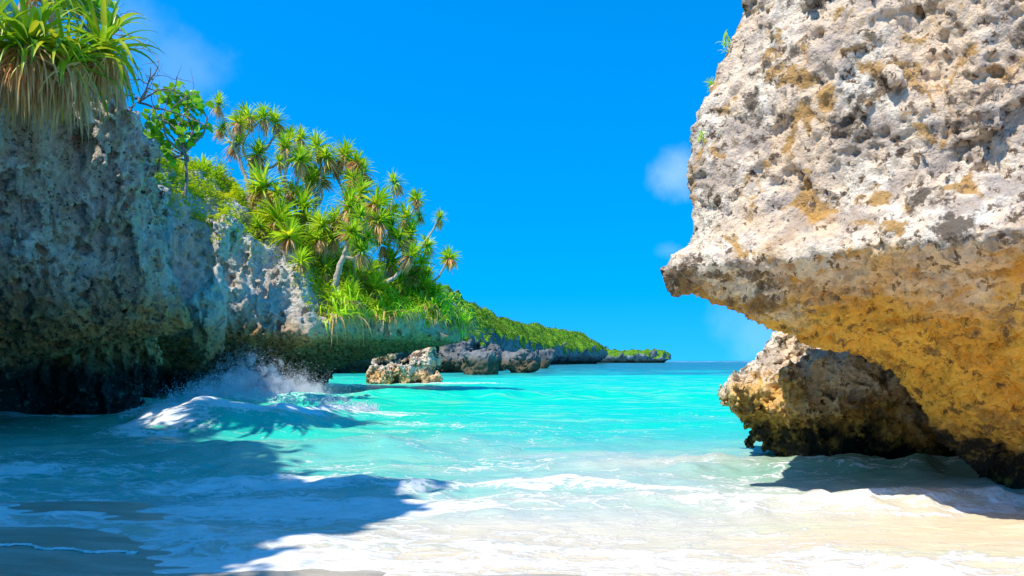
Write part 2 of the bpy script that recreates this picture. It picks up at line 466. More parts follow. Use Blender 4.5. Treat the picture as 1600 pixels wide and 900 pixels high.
SAND = M.done(M.principled(c, M.step(wet, 0, 1, .9, .28), M.bump(M.math('ADD', g, M.math('MULTIPLY', M.noise(M.mapv(p, (.5, 3, 1)), 5, 5, .65, .8), 3)), .7, .02), Specular__IOR__Level=.5))
beach = link('beach', build_mesh('beach', np.stack((X, Y, Zs), -1).reshape(-1, 3), Q), SAND)
tag(beach, 'pale wet coral sand of the beach at the water edge', kind='structure')

# waves: (crest line points (X, Y, height, foam), front length, back length)
def crest_wave(X, Y, pts, front, back, ff=.9, curl=0.0):
    pts = np.array(pts); o = np.argsort(pts[:, 0]); pts = pts[o]
    yc = np.interp(X, pts[:, 0], pts[:, 1]); h = np.interp(X, pts[:, 0], pts[:, 2]); fo = np.interp(X, pts[:, 0], pts[:, 3])
    p = np.stack((X, Y * .6, np.zeros_like(X)), -1).reshape(-1, 3); L = max(front, .5)
    yc = yc + (noise(p, 1.5 * L, 0) * .22 + noise(p, .5 * L, 1) * .07).reshape(X.shape) * front
    h = h * (1 + (noise(p, 1.1 * L, 2) * .14 + noise(p, .3 * L, 0) * .05).reshape(X.shape))
    d = Y - yc
    prof = np.where(d < 0, np.exp(-(d / front)**2 * 1.4), np.exp(-(d / back)**2))
    foam = fo * np.where(d < 0, np.exp(-(d / (front * ff))**2), np.exp(-(d / (back * .35))**2))
    return h * prof, foam, curl * h * prof**3
WAVES = [
    # big breaker against the grey cliff
    (((-11.5, 22.2, .12, .7), (-9.2, 20.6, .30, 1), (-8.2, 20.0, .62, 1), (-6.9, 20.2, .80, 1), (-5.8, 20.8, .55, 1), (-4.6, 21.5, .44, 1), (-3.7, 22.0, .30, .9), (-2.2, 22.5, .18, .45), (0, 23, .08, .1), (4, 24, .05, 0)), 2.6, 1.3),
    # swell just behind it
    (((-14, 31, .2, .5), (-9, 30, .3, .5), (-4, 33, .42, .0), (0, 35, .38, 0), (8, 38, .2, 0), (20, 40, .1, 0)), 2.2, 2.6),
    # smooth green swell before the breaker
    (((-9, 14.5, .05, 0), (-5, 14.6, .16, 0), (-2.6, 15.0, .22, .0), (0, 15.6, .10, .2), (4, 16, .05, .1)), 1.4, 1.6),
    # shore break below the ochre rock
    (((-6, 9.8, 0, 0), (0, 9.9, .05, .6), (1.6, 9.4, .05, .66), (2.6, 9.15, .10, .80), (3.6, 9.1, .11, .86), (4.3, 9.25, .15, .66), (5.0, 9.3, .15, .6), (5.6, 9.4, .14, .6), (8, 9.4, .14, .6)), .42, .30),
    # foamy bore across the middle
    (((-8, 10.9, .04, .55), (-3, 10.6, .07, .6), (-1.2, 10.2, .08, .66), (0, 10.6, .05, .78), (1.4, 10.5, .05, .75), (2.6, 10.1, .03, .62), (4, 10.2, .05, .3)), .55, .5),
    # foamy lip of the swash
    (((-6, 8.7, .04, .6), (-3.6, 7.9, .05, .62), (-2.6, 7.15, .05, .7), (-1.5, 7.0, .05, .74), (0, 6.9, .045, .72), (2, 6.6, .04, .7), (6, 6.4, .04, .66)), .35, .45),
    (((-3, 12.3, .05, .2), (1, 12.6, .08, .35), (4, 12.1, .13, .5), (6.5, 11.9, .20, .45), (8, 12, .2, .3)), .6, .7),
]
rows = np.concatenate((np.linspace(4.6, 12, 200), np.geomspace(12.05, 90, 220), np.geomspace(92, 30000, 60)))
X, Y, Q = grid_mesh(rows, (lambda y: 3.5 + np.abs(y) * .78, 440))
p = np.stack((X, Y, np.zeros_like(X)), -1).reshape(-1, 3)
near = (1 / (1 + (Y / 90)**2)); shal = sstep(5.2, 10, Y)
Zw = (noise(p, 2.4, 0, stretch=(2.2, 1, 1)) * .030 + noise(p, .9, 1, stretch=(1.9, 1, 1)) * .018 + noise(p, .33, 2, stretch=(1.7, 1, 1)) * .008).reshape(X.shape) * near * (.25 + .75 * shal)
Zw += (noise(p, 14, 1, stretch=(2.5, 1, 1)) * .07).reshape(X.shape) * sstep(16, 40, Y) * (1 / (1 + (Y / 400)**2))
foam = np.zeros_like(X)
DY = np.zeros_like(X)
for pts, fr, ba in WAVES:
    dz, fm, cu = crest_wave(X, Y, pts, fr, ba, .46 if fr > 2.5 else .9, .75 if fr > 2.5 else .5); Zw += dz; foam = np.maximum(foam, fm); DY += cu
# lace of old foam between the waves, denser toward the shore and round the breaker
lace = (.16 * sstep(11.5, 8.5, Y) + .12 * sstep(17, 11, Y) + .24 * sstep(34, 18, Y) * sstep(8, 13, Y) + .12 * sstep(10, 8, Y)) - .10 * sstep(8.8, 8.2, Y) * sstep(7.0, 7.6, Y) + .24 * sstep(1.5, -3, X) * sstep(13, 10, Y) * sstep(6.6, 7.6, Y)+ .25 * sstep(7.0, 6.3, Y)
lace = lace * (1 + .25 * noise(p, 1.8, 2, 3.0, (3, 1, 1)).reshape(X.shape))
br = np.exp(-((X + 7.7) / 1.5)**2 - ((Y - 18.2) / 1.9)**2); lace = np.maximum(lace, .95 * br)
lace = np.maximum(lace, .75 * np.exp(-((X + 3.0) / 3.0)**2 - ((Y - 23.5) / 1.6)**2))
sp = np.exp(-((X + 9.5) / 4)**2 - ((Y - 33) / 4.5)**2); lace = np.maximum(lace, .8 * sp)
isl = np.exp(-((X + 7) / 6)**2 - ((Y - 55.5) / 2.0)**2) + .9 * np.exp(-((X + 3) / 4)**2 - ((Y - 56.5) / 1.0)**2); lace = np.maximum(lace, .46 * isl)
foam = np.maximum(foam, lace)
reef = np.exp(-((Y - 1500) / 260)**2) * sstep(180, 300, X) * .9
foam = np.maximum(foam, reef * (.75 + .25 * np.clip(noise(p, 40, 0).reshape(X.shape), -2, 2)))
dep = Zw - sand_height(X, Y); foam = np.maximum(foam, .62 * sstep(.05, .01, dep) * sstep(14, 9, Y))
foam = np.maximum(foam, .56 * sstep(7.0, 6.2, Y) * sstep(-3, -1, X))
# colour of the water over the sand floor, by depth
ky = np.log([5, 7, 9, 11, 13.5, 17, 24, 40, 70, 100, 125, 170, 400, 30000])
kc = np.array([(.84, .66, .42), (.82, .66, .43), (.66, .62, .48), (.42, .56, .47), (.20, .53, .43), (.06, .54, .42), (.006, .62, .42), (.002, .66, .41), (.002, .62, .40), (.002, .42, .34), (.002, .23, .24), (.002, .18, .21), (.002, .16, .20), (.002, .15, .20)])
wob = noise(p, 6, 2, stretch=(3, 1, 1)).reshape(X.shape) * .10 + noise(p, 1.5, 0, stretch=(3, 1, 1)).reshape(X.shape) * .05
# sand reaches out farther on the ochre side, the cliff side is darker green over rock
ly = np.log(Y) + wob + .10 * sstep(2, -7, X) * sstep(40, 15, Y) - .12 * sstep(2.5, 6, X) * sstep(16, 8, Y)
colr = np.stack([np.interp(ly, ky, kc[:, i]) for i in range(3)], -1)
rockbed = sstep(-3.5, -8, X + .25 * (Y - 16)) * sstep(9, 13, Y) * sstep(36, 24, Y)
colr = colr * (1 - .42 * rockbed[..., None]) + np.array((.05, .26, .17)) * .42 * rockbed[..., None]
rb2 = np.exp(-((X - 5.2) / 2.0)**2 - ((Y - 11.9) / 1.3)**2)
colr = colr * (1 - .7 * rb2[..., None]) + np.array((.06, .27, .12)) * .7 * rb2[..., None]
M = Mat('sea_water'); p_ = M.pos()
wc = M.attr('water_colour')['Color']; fo = M.attr('foam')['Fac']
q = M.mapv(p_, (.55, 1.5, 1)); n1 = M.noise(q, 1.6, 9, .68, 1.2); n2 = M.noise(M.mapv(p_, (.8, 2.2, 1)), 6.5, 7, .7, .8)
n3 = M.noise(M.mapv(p_, (.9, 2.4, 1)), 21, 5, .7, .6)
wv = M.node('ShaderNodeVectorMath', _operation='MULTIPLY_ADD'); M.l.new(M.node('ShaderNodeTexNoise', Vector=p_, Scale=1.7, Detail=4.0).outputs['Color'], wv.inputs[0]); wv.inputs[1].default_value = (.9, .9, .9); M.l.new(M.mapv(p_, (.6, 1.5, 1)), wv.inputs[2])
e1 = M.vor(wv.outputs[0], 2.6, 'DISTANCE_TO_EDGE'); e2 = M.vor(wv.outputs[0], 7.0, 'DISTANCE_TO_EDGE')
web = M.math('ADD', M.step(e1, .0, .16, .065, -.02), M.step(e2, .0, .18, .04, -.015))
tex = M.math('ADD', web, 0.0)
tex = M.math('ADD', M.math('ADD', tex, M.math('MULTIPLY', n1, .5)), M.math('ADD', M.math('MULTIPLY', n2, .28), M.math('MULTIPLY', n3, .22)))
th = M.math('SUBTRACT', 1.0, fo)
k = M.math('SUBTRACT', tex, M.math('ADD', M.math('MULTIPLY', th, .42), .29))
fm = M.step(k, -.025, .095)
streak = M.step(M.noise(M.mapv(p_, (.22, 1.6, 1)), 1.1, 7, .65, .6), .50, .66)
c = M.mix(M.math('MULTIPLY', streak, .28), wc, (.55, .72, .45))
fcol = M.mix(M.step(n2, .42, .62), (.90, .88, .82), (.78, .75, .67))
c = M.mix(M.math('MULTIPLY', fm, .93), c, fcol)
w1 = M.noise(M.mapv(p_, (.45, 1.2, 1)), 3.2, 6, .6, .4); w2 = M.noise(M.mapv(p_, (.5, 1.1, 1)), 14, 4, .6)
h = M.math('ADD', M.math('MULTIPLY', w1, 1.0), M.math('ADD', M.math('MULTIPLY', w2, .25), M.math('MULTIPLY', fm, .15)))
bn = M.bump(h, .8, .07)
df = M.principled(c, M.step(fm, 0, 1, .6, .8), bn, Specular__IOR__Level=0.0)
fr = M.node('ShaderNodeFresnel', IOR=1.33, Normal=bn).outputs[0]
fac = M.math('MULTIPLY', M.math('MINIMUM', M.math('MULTIPLY', fr, .7), .26), M.math('SUBTRACT', 1.0, M.math('MULTIPLY', fm, .85)))
gl = M.node('ShaderNodeBsdfGlossy', Color=(1, 1, 1), Roughness=.12, Normal=bn).outputs[0]
mx = M.node('ShaderNodeMixShader'); M.l.new(fac, mx.inputs[0]); M.l.new(df, mx.inputs[1]); M.l.new(gl, mx.inputs[2])
WATER = M.done(mx.outputs[0])
sea = link('sea', build_mesh('sea', np.stack((X, Y - DY, Zw), -1).reshape(-1, 3), Q, attrs={'water_colour': colr.reshape(-1, 3), 'foam': np.clip(foam, 0, 1).reshape(-1)}), WATER)
tag(sea, 'turquoise sea with foam running in to the sand', kind='structure')

# ------------------------------------------------------------------ rocks
def rock_noise(p, big=.3, bigw=2.2, mid=.14, midw=.75, pit=.10, pitw=.42, flute=0.0, v=0, block=.9):
    n = noise(p, bigw, v) * big
    r = noise(p, midw, (v + 1) % 3); n += (np.abs(r) * 1.1 - .8) * mid
    if flute: n += (np.abs(noise(p, .8, (v + 2) % 3, 4.0, (1, 1, 4.5))) - .7) * flute
    wp = p + np.stack([noise(p, midw, k, 5.0) for k in range(3)], 1) * pitw * .28
    n += samp(BLK, (wp * np.array((1, 1, .8)) + 3.1) / (bigw * .55 * 5)) * block * big
    n += samp(BLK, (wp[:, ::-1] + 1.7) / (bigw * .2 * 5)) * block * big * .10
    w = worley(wp * np.array((1, 1, 1.3)), pitw); dens = sstep(.1, 1.2, noise(p, 1.6, (v + 2) % 3, 9.0))
    n += np.clip(.5 - w, 0, .5) * 2 * pit * dens * 2
    return n
def fine_disp(V, Q, amps, v=0):
    V, Q = subdivide(V, Q); N = normals(V, Q); d = 0
    for wv, a in amps:
        if a > 0: d = d - (np.abs(noise(V, wv, v)) - .75) * a
        v = (v + 1) % 3
    d = d * (1 + .9 * sstep(.1, -.4, N[:, 2]))
    w = worley(V, .17, 3.0); d = d - np.clip(.48 - w, 0, .5) * .17 * sstep(.5, 1.5, noise(V, .9, 2, 5.0))
    return V + N * d[:, None], Q
def notch(Z, zn, R, ex): return -R * (1 - np.clip(Z / zn, 0, 1)**ex)

def near_cliff(lo, hi, h):
    F = Field(lo, hi, h)
    poly = [(-8.5, 20.2), (-8.9, 18.7), (-11, 17.3), (-13.5, 15.9), (-14, 12), (-9.8, 9.5), (-6.9, 5), (-6.2, -9), (-26, -9), (-26, 45), (-17.2, 45), (-15.4, 32), (-13.9, 28), (-12.2, 26), (-9.8, 23)]
    Ht = np.interp(F.X2, [-26, -15, -12.8, -11.3, -10, -8], [14, 12.4, 10.2, 8.3, 7.6, 7.3]) + 5.6 * sstep(14, 8, F.Y2) - 2.6 * sstep(20.5, 25, F.Y2) * sstep(-15.5, -13.5, F.X2) - 4.5 * sstep(31, 35, F.Y2) - 2.8 * sstep(4.5, 1.0, F.Y2)
    Zf = F.Z(); lean = [max(z - 2.5, 0) for z in F.z]
    d3 = np.stack([poly_sdf(poly, F.X2 + .05 * q, F.Y2 + .2 * q) for q in lean], 2)
    f = d3 - notch(Zf, 2.5, 5.0, 2.4)
    core = poly_sdf([(-11.9, 25.6), (-14.5, 23.4), (-18, 21), (-18, 8), (-16, -9), (-26, -9), (-26, 45), (-18, 44), (-15.5, 31), (-13, 29)], F.X2, F.Y2)
    f = np.minimum(f, np.maximum(core[:, :, None], Zf - 3.0))
    F.f = smax(f, Zf - Ht[:, :, None], .5).astype(np.float32)
    F.carve(lambda p: rock_noise(p, .28, 2.8, .12, .9, .20, .5, .30), 1.3)
    return F.mesh()
V1, Q1 = near_cliff((-14.2, 15.2, -.8), (-6.6, 30, 9.6), .115)
V1, Q1 = fine_disp(V1, Q1, ((.34, .05), (.14, .028)))
V2, Q2 = near_cliff((-26, -8, -.8), (-5.5, 16.2, 19), .4)
V3, Q3 = near_cliff((-26, 15.4, -.8), (-13.6, 46, 15), .38)
VA = np.concatenate((V1, V2, V3)); QA = np.concatenate((Q1, Q2 + len(V1), Q3 + len(V1) + len(V2)))
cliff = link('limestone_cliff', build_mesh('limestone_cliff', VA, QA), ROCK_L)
tag(cliff, 'tall shaded grey limestone cliff undercut above the water, pandanus on its top', 'cliff')

RIDGE = ([-40, -25, -17, -13.7, -10.3, -6.9, -3.9, -1], [15, 13, 11.2, 9.2, 7.4, 6.0, 5.4, 5.0])
def promontory(lo, hi, h):
    F = Field(lo, hi, h)
    poly = [(-14.8, 24), (-14.6, 31), (-14.2, 33.6), (-12.6, 35.8), (-10.5, 35.6), (-8.5, 35.3), (-7.5, 38.4), (-5.1, 41), (-3.4, 43), (-2.6, 45.2), (-3.6, 47.8), (-9, 50), (-14, 52.5), (-32, 55), (-32, 24)]
    d2 = poly_sdf(poly, F.X2, F.Y2)
    lipH = np.interp(F.X2, [-16, -13.5, -11.2, -10.2, -8.8, -6.5, -3], [9.4, 7.2, 6.0, 5.1, 3.9, 3.4, 3.4])
    p2 = np.stack((F.X2, F.Y2, 0 * F.X2), -1).reshape(-1, 3)
    Ht = np.minimum(lipH + .55 * np.clip(-d2, 0, 99), np.interp(F.X2, *RIDGE)) + (noise(p2, 5, 1) * .25).reshape(d2.shape)
    Zf = F.Z()
    R = np.interp(F.X2, [-14, -10, -8.5, -4], [7.5, 5.6, 6.2, 7.2])[:, :, None]
    f = d2[:, :, None] - notch(Zf, 2.75, 1.0, 2.4) * R - np.where(Zf > 2.8, -(Zf - 2.8), 0) * (.12 + .28 * np.exp(-((F.X2 + 10.2) / 1.8)**2))[:, :, None]
    f = smax(f, Zf - Ht[:, :, None], .45)
    # the standing fin of rock
    a, b = P(356, 350, 35.0), P(322, 540, 33.4); e = b - a
    wx, wy, wz = F.X() - a[0], F.Y() - a[1], Zf - a[2]
    t = np.clip((wx * e[0] + wy * e[1] + wz * e[2]) / (e @ e), 0, 1)
    d = np.sqrt((wx - t * e[0])**2 + ((wy - t * e[1]) * .7)**2 + (wz - t * e[2])**2) - (.22 + .5 * t - .25 * t * t)
    f = smin(f, d, .25)
    F.f = f.astype(np.float32)
    F.carve(lambda p: rock_noise(p, .22, 2.6, .12, .8, .14, .5, .20, 1, 1.1), 1.4)
    return F.mesh()
V1, Q1 = promontory((-20, 27, -.8), (-1.2, 54, 12.5), .185)
V1, Q1 = fine_disp(V1, Q1, ((.42, .06), (.18, .025)), 1)
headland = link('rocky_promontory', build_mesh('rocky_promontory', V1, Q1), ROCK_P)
tag(headland, 'undercut limestone promontory topped with pandanus trees and bright green scrub', 'cliff')
PV, PQ = V1, Q1

# the great overhanging ochre rock
F = Field((.9, 5.2, -.8), (8.8, 13.6, 7.9), .071)
poly = [(1.95, 9.7), (2.3, 9.0), (3.3, 7.9), (4.6, 7.0), (6.5, 6.4), (9.2, 6.6), (9.3, 14), (6.5, 14), (4.5, 12.6), (2.9, 11.2)]
d2 = poly_sdf(poly, F.X2, F.Y2); Zf = F.Z()
R = np.interp(F.X2, [3, 4.5, 5.5, 7], [3.5, 3.5, 3.0, 2.1])[:, :, None]
prof = np.where(Zf < 2.65, notch(Zf, 2.65, R, 1.55) + .15, np.interp(Zf, [2.65, 3.1, 3.6, 4.4, 5.1, 5.9, 7.2, 8.2], [.15, -.15, -.24, -.28, -.45, -.70, -1.3, -2.4]))
F.f = smax(d2[:, :, None] - prof, Zf - 7.9 + 0 * d2[:, :, None], .4).astype(np.float32)
a, b = P(1058, 424, 9.75), np.array((3.6, 10.2, 3.0)); e = b - a
wx, wy, wz = F.X() - a[0], F.Y() - a[1], Zf - a[2]; t = np.clip((wx * e[0] + wy * e[1] + wz * e[2]) / (e @ e), 0, 1)
F.f = smin(F.f, (np.sqrt((wx - t * e[0])**2 + (wy - t * e[1])**2 + (wz - t * e[2])**2) - (.20 + .35 * t)).astype(np.float32), .25)
def gouge(a, b, r, k=.2, sy=1.0):
    a, b = np.array(a), np.array(b); e = b - a
    wx, wy, wz = F.X() - a[0], F.Y() - a[1], Zf - a[2]; t = np.clip((wx * e[0] + wy * e[1] + wz * e[2]) / (e @ e), 0, 1)
    d = np.sqrt((wx - t * e[0])**2 + ((wy - t * e[1]) / sy)**2 + (wz - t * e[2])**2) - r
    F.f = smax(F.f, -d, k).astype(np.float32)
gouge(P(1440, 20, 7.9), P(1490, 215, 7.6), .20, .25, 1.6)        # brown gully
gouge(P(1385, 235, 7.75), P(1490, 250, 7.6), .22, .40, 1.0)     # broad grey hollow
gouge(P(1215, -10, 9.0), P(1160, 55, 9.3), .04, .05, 2)          # crack at the top
gouge(P(1205, 190, 8.75), P(1195, 235, 8.7), .13, .12)
gouge(P(1255, 115, 8.6), P(1275, 125, 8.55), .10, .10)
F.carve(lambda p: rock_noise(p, .10, 2.1, .02, .6, .07, .40, 0, 2, 1.7), 1.0)
V1, Q1 = F.mesh()
V1, Q1 = fine_disp(V1, Q1, ((.26, .026), (.10, .014)), 2)
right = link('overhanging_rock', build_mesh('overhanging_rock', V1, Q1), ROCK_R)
RV = V1[V1[:, 1] < 11.5]; RPX = np.stack((CX + FPX * RV[:, 0] / RV[:, 1], HY - FPX * (RV[:, 2] - CAMZ) / RV[:, 1]), 1)
tag(right, 'huge overhanging limestone rock, white above and golden ochre underneath, at the beach edge', 'rock')

def lump(name, blobs, h, amps, fine, mat, label, lo=None, k=.3, under=None, v=0):
    """rock from rounded blobs (centre, radii) with a waterline undercut"""
    b = np.array([list(c) + list(r) for c, r in blobs])
    lo = (b[:, :3] - b[:, 3:]).min(0) - .5; hi = (b[:, :3] + b[:, 3:]).max(0) + .5; lo[2] = -.6
    F = Field(lo, hi, h); f = None
    for c, r in blobs:
        q = np.sqrt(((F.X() - c[0]) / r[0])**2 + ((F.Y() - c[1]) / r[1])**2 + ((F.Z() - c[2]) / r[2])**2)
        d = (q - 1) * min(r); f = d if f is None else smin(f, d, k)
    F.f = f.astype(np.float32)
    F.carve(lambda p: rock_noise(p, *amps, 0, v), max(1.0, amps[0] * 4))
    V, Q = F.mesh()
    if fine: V, Q = fine_disp(V, Q, fine, v)
    o = link(name, build_mesh(name, V, Q), mat); return tag(o, label, 'rock')
def E(px, py, Y, rx, ry, rz):
    return (tuple(P(px, py, Y)), (rx, ry, rz))

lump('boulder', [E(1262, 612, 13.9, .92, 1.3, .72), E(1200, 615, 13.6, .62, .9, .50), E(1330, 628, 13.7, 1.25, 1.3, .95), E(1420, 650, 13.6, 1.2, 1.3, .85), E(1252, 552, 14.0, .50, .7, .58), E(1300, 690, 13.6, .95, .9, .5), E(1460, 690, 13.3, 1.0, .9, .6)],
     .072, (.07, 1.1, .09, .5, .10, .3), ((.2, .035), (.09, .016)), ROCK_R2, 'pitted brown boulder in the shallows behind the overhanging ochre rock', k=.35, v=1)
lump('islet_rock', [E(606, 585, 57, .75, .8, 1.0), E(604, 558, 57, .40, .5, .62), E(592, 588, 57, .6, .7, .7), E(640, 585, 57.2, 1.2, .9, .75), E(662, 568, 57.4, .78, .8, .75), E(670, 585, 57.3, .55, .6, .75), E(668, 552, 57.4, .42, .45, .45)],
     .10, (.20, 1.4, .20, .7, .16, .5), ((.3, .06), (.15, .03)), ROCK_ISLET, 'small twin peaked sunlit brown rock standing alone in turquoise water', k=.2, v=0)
lump('shore_boulder', [E(710, 560, 118, 2.7, 3, 2.7), E(700, 562, 118, 2.0, 2.5, 2.3), E(724, 566, 117, 1.7, 2, 1.9)], .3, (.3, 3.0, .18, 1.3, .2, .9), ((.7, .12),), ROCK_M,
     'large rounded grey boulder at the foot of the shaded cliff, behind the others', k=.8, v=1)
lump('shore_boulder', [E(746, 568, 98, 1.6, 2, 1.5), E(754, 574, 98, 1.4, 2, 1.2), E(740, 577, 98, 1.0, 1.5, 1.0)], .28, (.3, 3.0, .18, 1.3, .2, .9), ((.7, .12),), ROCK_M,
     'grey boulder with a flattened top, front one beside the twin peaked rock', k=.8, v=2)
lump('shore_boulder', [E(770, 560, 132, 1.4, 2, 2.2), E(776, 568, 132, 1.2, 2, 1.2)], .3, (.3, 3.0, .18, 1.3, .2, .9), ((.7, .12),), ROCK_M,
     'dark narrow boulder between two larger grey boulders', k=.8, v=0)
lump('shore_boulder', [E(804, 566, 112, 1.4, 2, 1.4), E(820, 565, 112, 1.6, 2, 1.3), E(833, 563, 112, .7, 1.2, .9)], .28, (.3, 3.0, .18, 1.3, .2, .9), ((.7, .12),), ROCK_M,
     'wide low boulder undercut at the water, farthest out of the boulders', k=.8, v=1)
lump('shore_boulder', [E(854, 558, 165, 1.5, 2, 1.6), E(848, 565, 165, 1.2, 2, 1.0)], .35, (.3, 3.0, .18, 1.3, .2, .9), (), ROCK_M,
     'small grey boulder just before the low green headland', k=.8, v=2)

def far_land(name, poly, lo, hi, h, heights, zn, R, label, mat, slope=.6, lip=5.0, amps=(1.2, 9, .9, 4, .4, 2.5), v=0, fine=((2.2, .35),)):
    F = Field(lo, hi, h); d2 = poly_sdf(poly, F.X2, F.Y2)
    p2 = np.stack((F.X2, F.Y2, 0 * F.X2), -1).reshape(-1, 3)
    Ht = np.minimum(lip + slope * np.clip(-d2, 0, 999), heights(F.X2, F.Y2)) + (noise(p2, 22, 1) * .5).reshape(d2.shape)
    f = d2[:, :, None] - notch(F.Z(), zn, R, 2.2)
    F.f = smax(f, F.Z() - Ht[:, :, None], h).astype(np.float32)
    F.carve(lambda p: rock_noise(p, *amps, amps[2] * .8, v), 5)
    V, Q = F.mesh(); V, Q = fine_disp(V, Q, fine, v)
    return tag(link(name, build_mesh(name, V, Q), mat), label, 'headland'), V, Q
mid_o, MV, MQ = far_land('shaded_cliff', [(-40, 85), (-16, 105), (-9.5, 122), (-6, 135), (-4.5, 150), (-8, 175), (-60, 180)], (-45, 84, -1), (-2, 165, 17), .85,
    lambda X, Y: np.interp(X, [-60, -20, -9.5, -6.5, -4.5], [15, 14.5, 13.2, 12.3, 11]), 2.6, 3.5, 'dark shaded sea cliff with a green top, just behind the boulders', ROCK_F, 1.5, 6.2, (.6, 5, .6, 2.2, .3, 1.5))
hill_o, HV, HQ = far_land('green_headland', [(-8, 150), (-6.5, 185), (-2, 225), (4, 265), (14, 330), (22, 370), (32, 405), (44, 430), (54, 470), (58, 520), (30, 640), (-70, 640), (-70, 150)], (-50, 145, -1.6), (64, 560, 24), 1.9,
    lambda X, Y: np.interp(X, [-60, -8, 0, 12, 25, 40, 52], [19, 18, 18, 18, 18, 16.5, 12]), 3.2, 6, 'long green headland with pale cliffs running out to sea', ROCK_F, .65, 8.0, (.8, 9, .5, 4, .3, 2.5), v=1)
spit_o, SV, SQ = far_land('low_point', [(50, 690), (80, 670), (110, 665), (128, 672), (133, 690), (120, 720), (50, 760)], (48, 655, -2), (138, 730, 16), 1.8,
    lambda X, Y: np.interp(X, [50, 80, 100, 112, 120, 130], [11, 9.5, 8.3, 8.3, 9.6, 8.0]), 3.2, 5, 'thin low rocky point at the far end of the coast', ROCK_F, 1.2, 6.0, v=2)

# ------------------------------------------------------------------ foliage tools
def blades(base, d0, length, width, droop, seg=6, fold=.25, roll=None):
    """strap leaves: arrays of base points, start directions, length, width, droop; returns V, Q"""
    n = len(base); d = d0 / np.linalg.norm(d0, axis=1)[:, None]
    pts = [base.copy()]; dirs = [d.copy()]; st = (length / seg)[:, None]
    for k in range(seg):
        d = d + np.array((0, 0, -1.0)) * (droop * (k + .5) / seg / seg * 2)[:, None]
        d = d / np.linalg.norm(d, axis=1)[:, None]
        pts.append(pts[-1] + d * st); dirs.append(d.copy())
    V = []
    for k, (p, d) in enumerate(zip(pts, dirs)):
        s = k / seg
        side = np.cross(d, np.array((0, 0, 1.0))); side /= np.maximum(np.linalg.norm(side, axis=1), 1e-4)[:, None]
        up = np.cross(side, d)
        if roll is not None: side, up = side * np.cos(roll)[:, None] + up * np.sin(roll)[:, None], up * np.cos(roll)[:, None] - side * np.sin(roll)[:, None]
        w = (width * (1.0 - s**2.2 * .94) * (.65 + .35 * min(1, s * 5)))[:, None]
        V += [p - side * w + up * w * fold, p, p + side * w + up * w * fold]
    V = np.stack(V, 1).reshape(-1, 3)
    m = 3 * (seg + 1); q = []
    for k in range(seg):
        for j in (0, 1): q.append((3 * k + j, 3 * k + j + 1, 3 * k + 4 + j, 3 * k + 3 + j))
    Q = (np.arange(n)[:, None, None] * m + np.array(q)[None]).reshape(-1, 4)
    return V, Q, m
def tube(pts, rad, n=6):
    pts = np.asarray(pts, float); rad = np.asarray(rad, float); V = []
    t = np.gradient(pts, axis=0); t /= np.maximum(np.linalg.norm(t, axis=1), 1e-6)[:, None]
    u = np.cross(t, np.array((.3, .9, .2))); u /= np.maximum(np.linalg.norm(u, axis=1), 1e-6)[:, None]; v = np.cross(t, u)
    for k in range(n):
        a = 2 * math.pi * k / n; V.append(pts + (u * math.cos(a) + v * math.sin(a)) * rad[:, None])
    V = np.stack(V, 1).reshape(-1, 3); m = len(pts); i = np.arange(m * n).reshape(m, n)
    Q = np.stack((i[:-1], np.roll(i, -1, 1)[:-1], np.roll(i, -1, 1)[1:], i[1:]), -1).reshape(-1, 4)
    return V, Q
def join(parts):
    V, Q, o = [], [], 0
    for v, q in parts: V.append(v); Q.append(q + o); o += len(v)
    return np.concatenate(V), np.concatenate(Q)
def curve(a, b, sag, n=8, wig=.0):
    a, b = np.array(a), np.array(b); s = np.linspace(0, 1, n)[:, None]
    p = a + (b - a) * s + np.array(sag) * (4 * s * (1 - s))
    if wig: p[1:-1] += rng.normal(0, wig, (n - 2, 3))
    return p
def sph_dirs(n, emin, emax):
    az = rng.random(n) * 2 * math.pi; el = np.radians(rng.uniform(emin, emax, n))
    return np.stack((np.cos(el) * np.cos(az), np.cos(el) * np.sin(az), np.sin(el)), 1), el

# ------------------------------------------------------------------ pandanus trees on the promontory
def rosette(n, rad, seed, droop=(.5, 1.4)):
    d, el = sph_dirs(n, -12, 82)
    L = rad * rng.uniform(.75, 1.15, n)
    V, Q, m = blades(d * .06 * rad + np.array((0, 0, .05)), d, L, rad * rng.uniform(.044, .066, n), rng.uniform(*droop, n), 5)
    t = np.repeat(rng.uniform(.65, 1.2, n), m)[:, None]; yel = np.repeat(np.clip((.35 - el) * .9, 0, .7) + rng.random(n) * .15, m)[:, None]
    tint = t * np.array((1, 1, 1)) + yel * np.array((.9, .25, .1))
    return build_mesh('leaf_rosette', V, Q, attrs={'tint': np.clip(tint, 0, 2)})
def skirt(n, rad, seed):
    d, el = sph_dirs(n, -75, -15)
    V, Q, m = blades(d * .05 * rad, d, rad * rng.uniform(.5, 1.0, n), rad * rng.uniform(.03, .05, n), rng.uniform(1.2, 3, n), 4)
    return build_mesh('dead_leaf_skirt', V, Q)
ROS = [rosette(84, 1.0, i) for i in range(6)]; SKI = [skirt(60, 1.2, i) for i in range(4)]
for me in ROS: me.materials.append(LEAF_PAN)
for me in SKI: me.materials.append(LEAF_DEAD)
def ground_z(x, y):
    m = (np.abs(PV[:, 0] - x) < .5) & (np.abs(PV[:, 1] - y) < .5)
    return PV[m, 2].max() if m.any() else 0.0
PPX = np.stack((CX + FPX * PV[:, 0] / PV[:, 1], HY - FPX * (PV[:, 2] - CAMZ) / PV[:, 1]), 1)
def snap(px, py):
    """nearest point of the promontory surface under a photo pixel"""
    d = (PPX[:, 0] - px)**2 + (PPX[:, 1] - py)**2
    m = d < max(30, d.min() + 12); i = np.argmin(np.where(m, PV[:, 1], 1e9)); return PV[i].copy()
n_tree = 0
